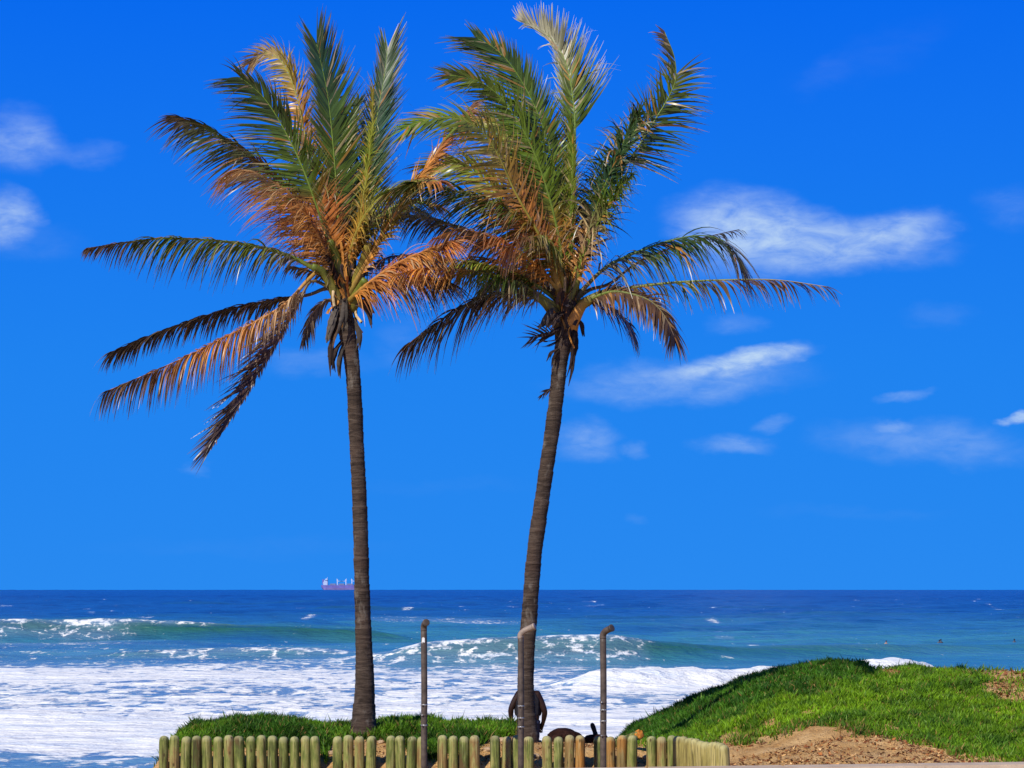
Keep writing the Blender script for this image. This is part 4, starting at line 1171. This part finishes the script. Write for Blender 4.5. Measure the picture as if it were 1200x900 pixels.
# ------------------------------------------------------------------ log fence
def log_mesh(seed, rad=0.0605, zb=4.26, zt=4.756):
    r = np.random.default_rng(seed)
    sides = 18
    prof = [(1.0, 0.0), (1.01, .2), (.99, .45), (1.0, .7), (.995, .84), (.96, .90), (.86, .945), (.66, .978), (.36, .994), (.08, 1.0)]
    bm = bmesh.new()
    rings = []
    lx, ly = r.normal(0, 0.006, 2)
    for (f, h) in prof:
        ring = []
        for k in range(sides):
            th = 2 * math.pi * k / sides
            rr = rad * f * (1 + 0.035 * math.sin(2 * th + seed) + 0.02 * math.sin(5 * th + 2 * seed))
            ring.append(bm.verts.new((rr * math.cos(th) + lx * h, rr * math.sin(th) + ly * h, (zt - zb) * h)))
        rings.append(ring)
    for a, b_ in zip(rings[:-1], rings[1:]):
        for k in range(sides):
            bm.faces.new((a[k], a[(k + 1) % sides], b_[(k + 1) % sides], b_[k]))
    bm.faces.new(rings[-1]); bm.faces.new(rings[0][::-1])
    bmesh.ops.recalc_face_normals(bm, faces=bm.faces[:])
    me = bpy.data.meshes.new('log')
    bm.to_mesh(me); bm.free()
    for p in me.polygons:
        p.use_smooth = True
    me.materials.append(M_LOG)
    return me
LOGS = [log_mesh(s) for s in range(6)]
LOGS_P = []; LOGS_O = []
for me in LOGS[:4]:
    q = me.copy(); q.materials[0] = M_LOG_PALE; LOGS_P.append(q)
    q = me.copy(); q.materials[0] = M_LOG_ORANGE; LOGS_O.append(q)
for me in list(LOGS_P) + list(LOGS_O):
    me.name = 'log'
def fence_panel(label, posts):
    """posts: (x, y, kind)"""
    x0 = sum(p[0] for p in posts) / len(posts); y0 = sum(p[1] for p in posts) / len(posts)
    t = thing('log_fence', label, 'log fence', (x0, y0, 4.26), 'short log fence runs round the palm bed')
    for (x, y, kind) in posts:
        lib = {'g': LOGS, 'p': LOGS_P, 'o': LOGS_O}[kind]
        o = bpy.data.objects.new('log', random.choice(lib))
        COL.objects.link(o)
        o.parent = t
        o.location = (x - x0, y - y0, random.uniform(-0.012, 0.008))
        o.rotation_euler = (random.gauss(0, .012), random.gauss(0, .012), random.uniform(0, 6.28))
        k_ = random.uniform(0.96, 1.03)
        o.scale = (k_, k_, 1)
        if kind == 'o':
            o['label'] = 'orange stained log'
    return t
X_ = lambda px, d=26.0: (px - 600) / F * d
def row(pxs, kinds=None):
    return [(X_(p), 26.0 + random.gauss(0, .006), (kinds[i] if kinds else 'g')) for i, p in enumerate(pxs)]
fence_panel('longest run of the log fence, in front of the thick green cover', row([191.75, 204.5, 217.2, 230.2, 243.2, 256, 268.7, 281.5, 294.3, 307, 320, 332.7, 345.5, 358, 370.5]))
fence_panel('four greenish logs below the straighter palm trunk', row([395.5, 408.5, 421.3, 434]))
fence_panel('four logs partly behind the pipe post with the white patch', row([457.5, 469.6, 481.8, 494]))
fence_panel('four greenish logs just past the pipe post with the white patch', row([518.5, 531.4, 544, 556.5]))
fence_panel('four logs at the foot of the leaning palm, crossed by a pipe post', row([581, 593.6, 606.3, 619]))
fence_panel('four logs in front of the brown rock, three green and one orange', row([642, 654.6, 667, 679.5], 'gggo'))
fence_panel('four logs behind the bare pipe post, two of them orange', row([702, 715.6, 728, 740], 'googo'))
diag = []
nd = 11
for k in range(nd):
    t = k / (nd - 1)
    diag.append((1.945 + (2.372 - 1.945) * t, 25.90 + (24.62 - 25.90) * t, 'p'))
fence_panel('corner run of the log fence whose pale logs turn toward the kerb', row([763, 775.4, 787.6]) + diag)

# ------------------------------------------------------------------ pipe posts
def pipe_post(px, ptop, d, width, label, head, bands, patch=None, headmat=None):
    x = X_(px, d)
    zt = EYE + (HY - ptop) / F * d
    zb = 4.4
    t = thing('pipe_post', label, 'post', (x, d, zb), 'pipe posts in front of the log fence')
    r = width / F * d / 2
    P = np.array([(0, 0, -0.03), (0, 0, 0.5), (0.002, 0, 1.0), (-0.003, 0, zt - zb - 0.08)])
    Q, L = resample(P, 26)
    v, q, tr = tube_np(Q, r, 18)
    mesh_np('pole', v, [q, tr], M_POLE, t, smooth=True)
    # angled outlet
    top = np.array([-0.003, 0, zt - zb - 0.085])
    hd = np.array(head)
    Pp = np.array([top - (0, 0, .015), top + (0.0, 0, 0.03), top + (0.0, 0, 0.055) + hd * 0.25, top + (0, 0, .06) + hd * 0.6, top + (0, 0, .06) + hd])
    Q, L = resample(Pp, 18)
    v, q, tr = tube_np(Q, r * 1.02, 18)
    ho = mesh_np('outlet', v, [q, tr], headmat or M_POLE, t, smooth=True)
    e = hd / np.linalg.norm(hd)
    tip = Q[-1]
    v, q, tr = tube_np(np.array([tip - e * 0.028, tip - e * 0.012, tip + e * .002, tip + e * 0.004]), np.array([r * 1.02, r * 1.16, r * 1.16, r * 1.0]), 18)
    mesh_np('outlet_rim', v, [q, tr], headmat or M_POLE, ho, smooth=True)
    for (py, kind) in bands:
        z = EYE + (HY - py) / F * d - zb
        v, q, tr = tube_np(np.array([(0, 0, z - .010), (0, 0, z - .008), (0, 0, z + .008), (0, 0, z + .010)]), np.array([r * 1.02, r * 1.10, r * 1.10, r * 1.02]), 18)
        bo = mesh_np('pipe_clamp', v, [q, tr], M_BAND if kind else M_POLE, t, smooth=True)
        bm = bmesh.new()
        bmesh.ops.create_cone(bm, cap_ends=True, segments=8, radius1=.012, radius2=.009, depth=.03,
                              matrix=Matrix.Translation((-r * .55, -r * 1.1, z)) @ Matrix.Rotation(math.radians(90), 4, 'X'))
        bm_obj('clamp_screw', bm, M_BAND, bo)
    if patch:
        z = EYE + (HY - patch) / F * d - zb
        th = np.radians(np.linspace(-165, -75, 8))
        rows = []
        prng = np.random.default_rng(2)
        for h in np.linspace(-.028, .028, 5):
            rows.append(np.stack([np.cos(th) * r * 1.03, np.sin(th) * r * 1.03, np.full(8, z + h) + prng.normal(0, .004, 8)], 1))
        V = np.vstack(rows)
        i = np.arange(4)[:, None] * 8 + np.arange(7)[None, :]
        q = np.stack([i, i + 1, i + 9, i + 8], -1).reshape(-1, 4)
        mesh_np('paint_patch', V, q, M_STICKER, t, smooth=True)
    return t
pipe_post(497, 729, 24.6, 7.3, 'dark pipe post with a white patch below its bent head', (0.030, -0.09, 0.022), [(826, 1), (838, 0), (850, 1)], 750)
pipe_post(610.5, 738, 24.7, 7.0, 'pipe post with a pale outlet, in front of the leaning palm', (0.155, -0.06, 0.065), [(827.5, 1), (841.5, 1), (852, 1)], None, M_POLE_PALE)
pipe_post(707, 738, 24.6, 7.5, 'dark pipe post without patches, beside the brown rock', (0.095, -0.09, 0.048), [(823, 0), (832, 1), (845, 1), (862, 0)], None, None)

# ------------------------------------------------------------------ rocks, driftwood and a cut log
def rock(name, c, s, seed, mat, label, cat, group=None, flat=1.0, sub=4, rough=.25):
    bm = bmesh.new()
    bmesh.ops.create_icosphere(bm, subdivisions=sub, radius=1.0)
    r = VNoise(seed)
    for v in bm.verts:
        p = v.co
        k = 1 + rough * (float(r.fbm(p.x * 1.3 + 9, p.y * 1.3 + p.z * 1.7 + 9, 4)) - 0.5) * 2
        q = p * k
        if q.z > 0:
            q.z = math.copysign(abs(q.z) ** flat, q.z)
        v.co = Vector((q.x * s[0], q.y * s[1], q.z * s[2]))
    o = bm_obj(name, bm, mat)
    o.location = c
    tag(o, label, cat, group)
    return o
c = at(661, 866, 28.6)
rk = rock('boulder', (c.x, c.y, c.z - .075), (0.215, 0.22, 0.215), 5, M_ROCKB, 'dark brown flat-topped boulder beside the leaning palm', 'boulder', None, .38, 4, .24)
c = at(700, 868, 28.2)
rock('boulder', (c.x, c.y, c.z), (0.17, 0.15, 0.085), 8, M_ROCKB, 'low dark boulder behind the bare pipe post', 'boulder', None, .7, 4, .3)
# tilted black stick
a = np.array(at(699, 866, 28.2)); b_ = np.array(at(694, 849, 28.15))
Q, L = resample(np.array([a, (a + b_) / 2 + np.array([.005, 0, 0]), b_, b_ + (b_ - a) * .08]), 14)
v, q, t = tube_np(Q - a, np.array([.03, .03, .028, .03, .032, .03, .028, .029, .030, .031, .031, .030, .028, .018]), 10)
so = mesh_np('driftwood', v, [q, t], M_BLACKSTICK, smooth=True)
so.location = a
tag(so, 'short black stick poking up between boulder and pipe post', 'driftwood')
# lying log with an orange cut end
lt = thing('cut_log', 'lying log with an orange cut end behind the fence', 'log', at(746, 862, 26.45))
e0 = np.array(at(722, 872, 26.75)); e1 = np.array(at(750, 860.5, 26.3)); o0 = np.array(at(746, 862, 26.45))
Q, L = resample(np.array([e0, (e0 + e1) / 2, e1]), 12)
v, q, t = tube_np(Q - o0, np.full(12, .055), 18)
mesh_np('log_body', v, [q, t], M_LOG, lt, smooth=True)
e = (e1 - e0) / np.linalg.norm(e1 - e0)
v, q, t = tube_np(np.array([e1 - e * .03, e1 - e * .004, e1 + e * .004, e1 + e * .006]) - o0, np.array([.056, .058, .054, .040]), 18, .9)
v = v + np.random.default_rng(3).normal(0, .004, v.shape)
mesh_np('cut_end', v, [q, t], M_CUT, lt, smooth=True)
# pale stones
stones = [(388, 868, 26.35, .05, 'pale stone at the edge of the thick green cover'), (398, 864, 26.4, .06, 'pale stone above the first log below the straighter palm'),
          (410, 863, 26.5, .075, 'largest pale stone below the straighter palm trunk'), (447, 861, 26.7, .05, 'pale stone at the foot of the straighter palm'),
          (436, 864, 26.4, .045, 'small pale stone above the last log below the straighter palm'), (571, 868, 26.4, .05, 'pale stone in the gap before the leaning palm'),
          (588, 862, 26.8, .06, 'pale stone behind the logs left of the leaning palm'), (629, 884, 26.3, .05, 'pale stone in the gap beside the leaning palm'),
          (757, 872, 26.3, .05, 'pale stone below the orange cut log end'), (1102, 889, 24.6, .06, 'whitish stone at the foot of the sandy mound'), (1115, 891, 24.5, .045, 'small whitish stone at the tip of the bare sand by the kerb')]
for k, (px, py, d, s, lb) in enumerate(stones):
    x = X_(px, d)
    z = float(terrain(x, d))
    rock('stone', (x, d, z + s * .25), (s, s * .8, s * .6), 40 + k, M_STONE, lb, 'stone', 'pale stones on the sand', 1.0, 3, .35)

# ------------------------------------------------------------------ people
def skin_body(name, nodes, edges, mat, parent, voxel=0.012, sub=1, root=0):
    me = bpy.data.meshes.new(name + '_cage')
    me.from_pydata([n[0] for n in nodes], edges, [])
    ob = bpy.data.objects.new(name + '_cage', me)
    COL.objects.link(ob)
    md = ob.modifiers.new('skin', 'SKIN')
    for i, n in enumerate(nodes):
        r_ = n[1]
        me.skin_vertices[0].data[i].radius = (r_, r_) if not isinstance(r_, tuple) else r_
        me.skin_vertices[0].data[i].use_root = (i == root)
    md.use_smooth_shade = True
    ss = ob.modifiers.new('sub', 'SUBSURF'); ss.levels = sub; ss.render_levels = sub
    if voxel:
        rm = ob.modifiers.new('rm', 'REMESH'); rm.mode = 'VOXEL'; rm.voxel_size = voxel; rm.use_smooth_shade = True
    dg = bpy.context.evaluated_depsgraph_get()
    dg.update()
    m2 = bpy.data.meshes.new_from_object(ob.evaluated_get(dg))
    m2.name = name
    bpy.data.objects.remove(ob)
    m2.materials.clear(); m2.materials.append(mat)
    for p in m2.polygons:
        p.use_smooth = True
    o = bpy.data.objects.new(name, m2)
    COL.objects.link(o)
    if parent:
        o.parent = parent
    return o

def standing_person():
    d = 35.4
    x0 = X_(618.8, d)
    zg = float(terrain(x0, d))
    t = thing('person', 'dark figure with arms held away from the body behind the leaning palm', 'person', (x0, d, zg))
    s = (4.83 - zg) / 1.43
    nodes = []; edges = []
    def N(p, r, par=None):
        nodes.append(((p[0] * s, p[1] * s, p[2] * s), (r[0] * s, r[1] * s) if isinstance(r, tuple) else r * s)); i = len(nodes) - 1
        if par is not None:
            edges.append((par, i))
        return i
    pel = N((0, 0, .95), (.235, .135))
    wai = N((0, 0, 1.10), (.225, .118), pel)
    che = N((0, 0, 1.28), (.25, .13), wai)
    nb = N((0, 0, 1.42), .075, che)
    nk = N((0, .01, 1.49), .055, nb)
    hd = N((0, .02, 1.58), .078, nk)
    ht = N((0, .015, 1.68), .072, hd)
    # face details: nose, chin, ears (facing the sea, +y)
    N((0, .115, 1.585), .018, hd); N((0, .085, 1.515), .035, hd)
    N((.085, .01, 1.585), .016, hd); N((-.085, .01, 1.585), .016, hd)
    def arm(sg, elbow, wrist, hand, fdir):
        sh = N((sg * .165, 0, 1.385), .078, che)
        e_ = N(elbow, .054, sh)
        fa = N(((elbow[0] * .6 + wrist[0] * .4), (elbow[1] * .6 + wrist[1] * .4), (elbow[2] * .6 + wrist[2] * .4)), .052, e_)
        w_ = N(wrist, .036, fa)
        h_ = N(hand, .040, w_)
        f = Vector(fdir).normalized()
        side = f.cross(Vector((0, 1, 0))).normalized()
        for j, l in zip((-1.5, -.5, .5, 1.5), (.068, .085, .09, .075)):
            b0 = Vector(hand) + f * .035 + side * (j * .019)
            k1 = b0 + f * l * .5 + side * j * .006
            k2 = b0 + f * l + Vector((0, .02, 0)) + side * j * .008
            i0 = N(b0, .012, h_); i1 = N(k1, .0105, i0); N(k2, .008, i1)
        th0 = Vector(hand) - side * .03 * sg - f * .01
        i0 = N(th0, .014, h_); N(th0 - side * .03 * sg + f * .04, .010, i0)
    arm(-1, (-.292, -.02, 1.13), (-.285, .05, .96), (-.275, .06, .885), (.10, .05, -1))
    arm(1, (.285, -.04, 1.09), (.255, .06, .90), (.225, .08, .84), (-.25, .1, -1))
    def leg(sg, knee, ank, toe):
        hp = N((sg * .095, 0, .88), .098, pel)
        th = N((sg * .10, .01, .70), .082, hp)
        kn = N(knee, .054, th)
        cf = N((knee[0], (knee[1] + ank[1]) / 2 - .03, .33), .054, kn)
        an = N(ank, .036, cf)
        N((ank[0], ank[1] - .045, .035), .034, an)
        ft = N((toe[0], toe[1] - .09, .04), .036, an)
        N(toe, .026, ft)
    leg(-1, (-.11, .05, .50), (-.11, .02, .09), (-.13, .22, .03))
    leg(1, (.115, -.02, .50), (.12, -.10, .09), (.14, .10, .03))
    body = skin_body('body', nodes, edges, M_SKIN, t, voxel=0.011)
    # vest
    n2 = [((0, 0, .96 * s), (.262 * s, .158 * s)), ((0, 0, 1.10 * s), (.25 * s, .138 * s)), ((0, 0, 1.28 * s), (.275 * s, .152 * s)), ((-.11 * s, 0, 1.37 * s), .085 * s), ((.11 * s, 0, 1.37 * s), .085 * s), ((0, 0, 1.36 * s), .11 * s)]
    skin_body('vest', n2, [(0, 1), (1, 2), (2, 5), (5, 3), (5, 4)], M_VEST, t, voxel=0.012)
    n3 = [((0, 0, 1.0 * s), (.255 * s, .152 * s)), ((0, 0, .93 * s), (.262 * s, .156 * s)), ((-.098 * s, 0.005 * s, .84 * s), .112 * s), ((-.105 * s, .02 * s, .58 * s), .098 * s), ((.098 * s, 0, .84 * s), .112 * s), ((.11 * s, 0, .58 * s), .098 * s)]
    skin_body('shorts', n3, [(0, 1), (1, 2), (2, 3), (1, 4), (4, 5)], M_SHORTS, t, voxel=0.012)
    bm = bmesh.new()
    bmesh.ops.create_icosphere(bm, subdivisions=3, radius=1)
    for v in bm.verts:
        v.co = Vector((v.co.x * .093 * s, v.co.y * .108 * s - .01 * s, max(v.co.z, -.35) * .085 * s + 1.67 * s))
        v.co += v.co.normalized() * 0.0
    bm_obj('hair', bm, M_HAIR, t)
    return t
standing_person()

def bather(px, pw, label, pose, board=None, boardlabel=None, mat=M_SWIM):
    d = 16900.0 / (pw - HY)
    x = X_(px, d)
    z = -(x * x + d * d) / (2 * RE) + 0.05
    t = thing('person', label, 'person', (x, d, z), 'people in the water beyond the mound')
    t.scale = (.8, .8, .8)
    nodes = []; edges = []
    def N(p, r, par=None):
        nodes.append((p, r)); i = len(nodes) - 1
        if par is not None:
            edges.append((par, i))
        return i
    lean = pose.get('lean', 0.0); up = pose.get('up', 0.0)
    pel = N((0, 0, -.05 + up), .15)
    che = N((lean * .5, 0, .38 + up), .165, pel)
    nk = N((lean * .8, 0, .60 + up), .065, che)
    hd = N((lean * .95, 0, .70 + up), .10, nk)
    N((lean, 0, .80 + up), .09, hd)
    for sg in (-1, 1):
        sh = N((lean * .6 + sg * .19, 0, .50 + up), .065, che)
        e_ = N((lean * .6 + sg * pose.get('spread', .30), .1 * sg, .22 + up), .05, sh)
        w_ = N((lean * .6 + sg * pose.get('spread', .30) * 1.05, .2, .02 + up), .04, e_)
    for sg in (-1, 1):
        k = N((sg * .2, .35, -.08 + up * .6), .08, pel)
        N((sg * .28, .4, -.5), .055, k)
    skin_body('body', nodes, edges, mat, t, voxel=.03)
    bm = bmesh.new()
    bmesh.ops.create_icosphere(bm, subdivisions=2, radius=1)
    for v in bm.verts:
        v.co = Vector((v.co.x * .115 + lean, v.co.y * .12 - .01, max(v.co.z, -.3) * .10 + .80 + up))
    bm_obj('hair', bm, M_HAIR, t)
    if board:
        bm = bmesh.new()
        bmesh.ops.create_uvsphere(bm, u_segments=20, v_segments=10, radius=1)
        for v in bm.verts:
            v.co = Vector((v.co.x * 1.05, v.co.y * .27 * (1 - .25 * v.co.x), v.co.z * .05 + .16 * max(0, -v.co.x) ** 2))
        o = bm_obj('surfboard', bm, board)
        o.location = (x + pose.get('bx', -.1), d, z + .10)
        o.rotation_euler = (0, math.radians(pose.get('tilt', 10)), math.radians(pose.get('yaw', 20)))
        tag(o, boardlabel, 'surfboard', 'surfboards under the people in the water')
bather(1038, 759.5, 'leftmost surfer in the water, sitting on a white board', dict(up=.05, lean=.06), M_BOARD, 'white surfboard under the leftmost surfer in the water', M_TAN)
bather(1069, 759.5, 'swimmer low in the water between two surfers', dict(up=-.32, spread=.5))
bather(1099, 758.0, 'dark surfer leaning over beside a second dark surfer', dict(up=.0, lean=.22, spread=.4))
bather(1103, 757.6, 'upright dark surfer just behind the leaning one', dict(up=.05, lean=-.05))
bather(1189, 758.0, 'rightmost surfer in the water, beside a white board tipped upright', dict(up=.12, lean=-.04), M_BOARD, 'white surfboard tipped upright by the rightmost surfer', M_SWIM)

# ------------------------------------------------------------------ ship on the horizon
def ship():
    d = 7800.0
    x0 = X_(405, d)
    z0 = -d * d / (2 * RE) - x0 * x0 / (2 * RE)
    t = thing('cargo_ship', 'cargo ship with pale deck cranes on the horizon, partly behind the straighter palm', 'ship', (x0, d, z0))
    L = 172.0
    # hull: cross sections along x (stern at -L/2)
    def hull_part(name, zlo, zhi, mat):
        bm = bmesh.new()
        secs = []
        n = 30
        for k in range(n + 1):
            s = k / n
            x = -L / 2 + L * s
            wid = 14 * min(1, (s / .10) ** .5 if s < .10 else 1) * (1 if s < .82 else max(.03, 1 - ((s - .82) / .18) ** 1.8))
            ring = []
            for z in (zlo, (zlo + zhi) / 2, zhi):
                # raked stern and bow
                rake = 0
                if s < .06:
                    rake = (1 - s / .06) * max(0, (9 - z)) * 0.9
                if s > .94:
                    rake = -((s - .94) / .06) * max(0, (17 - z)) * 0.45
                sheer = 0
                if z == zhi and zhi > 10:
                    sheer = 3.0 * max(0, (s - .9) / .1) + 1.0 * max(0, (.1 - s) / .1)
                w = wid * (0.75 + 0.25 * min(1, (z + 6) / 12)) 
                ring.append((x + rake, w, z + sheer))
            secs.append(ring)
        vv = []
        for ring in secs:
            vv.append([bm.verts.new((p[0], -p[1], p[2])) for p in ring] + [bm.verts.new((p[0], p[1], p[2])) for p in reversed(ring)])
        for a, b_ in zip(vv[:-1], vv[1:]):
            m = len(a)
            for k in range(m):
                bm.faces.new((a[k], a[(k + 1) % m], b_[(k + 1) % m], b_[k]))
        bm.faces.new(vv[0]); bm.faces.new(vv[-1][::-1])
        return bm_obj(name, bm, mat, t, smooth=False)
    hull_part('hull', 7.0, 17.0, M_HULL)
    hull_part('lower_hull', -3, 6.98, M_ANTI)
    def part(name, boxes, mat, par=t):
        bm = bmesh.new()
        for (cx, cy, cz, sx, sy, sz) in boxes:
            box_bm(bm, (cx, cy, cz), (sx, sy, sz))
        return bm_obj(name, bm, mat, par, smooth=False)
    sup = part('superstructure', [(-70, 0, 23, 15, 24, 12), (-69, 0, 31, 12, 22, 6), (-67, 0, 36, 9, 27, 4.2), (-67, 0, 39, 6, 10, 2.2)], M_SHIPW)
    part('window_band', [(-70, 0, 21, 15.2, 22, 1.2), (-70, 0, 26, 15.2, 22, 1.2), (-69, 0, 31.5, 12.2, 20, 1.2), (-67, 0, 36.5, 9.2, 26, 1.3)], M_DECK, sup)
    part('funnel', [(-79, 0, 29, 5, 8, 17)], M_HULL)
    part('mast', [(-64, 0, 41, 1.2, 1.2, 8), (-64, 0, 43, 1.0, 7, 1.0), (80, 0, 25, 1.2, 1.2, 12)], M_SHIPW)
    for k, cx in enumerate((-44, -14, 16, 46)):
        part('hatch_cover', [(cx, 0, 19.2, 20, 19, 4.0), (cx, 0, 21.8, 19.2, 18, 1.3)], M_DECK)
    for k, (cx, dirx) in enumerate(((-29, 1), (1, -1), (22, 1), (52, 1))):
        cr = part('deck_crane', [(cx, 0, 24.5, 3.2, 3.2, 16), (cx, 0, 34.5, 4.6, 4.4, 5.5), (cx - dirx * 1.5, 0, 38.5, 1.2, 1.2, 4)], M_CRANE)
        bm = bmesh.new()
        for yy in (-1.2, 1.2):
            box_bm(bm, (cx + dirx * 12.5, yy, 31.0), (22, .9, 1.5), Matrix.Rotation(math.radians(2 * dirx), 4, 'Y'))
        for q in range(6):
            box_bm(bm, (cx + dirx * (4 + q * 3.6), 0, 31.0), (.7, 2.3, .8))
        bm_obj('jib', bm, M_CRANE, cr, smooth=False)
ship()
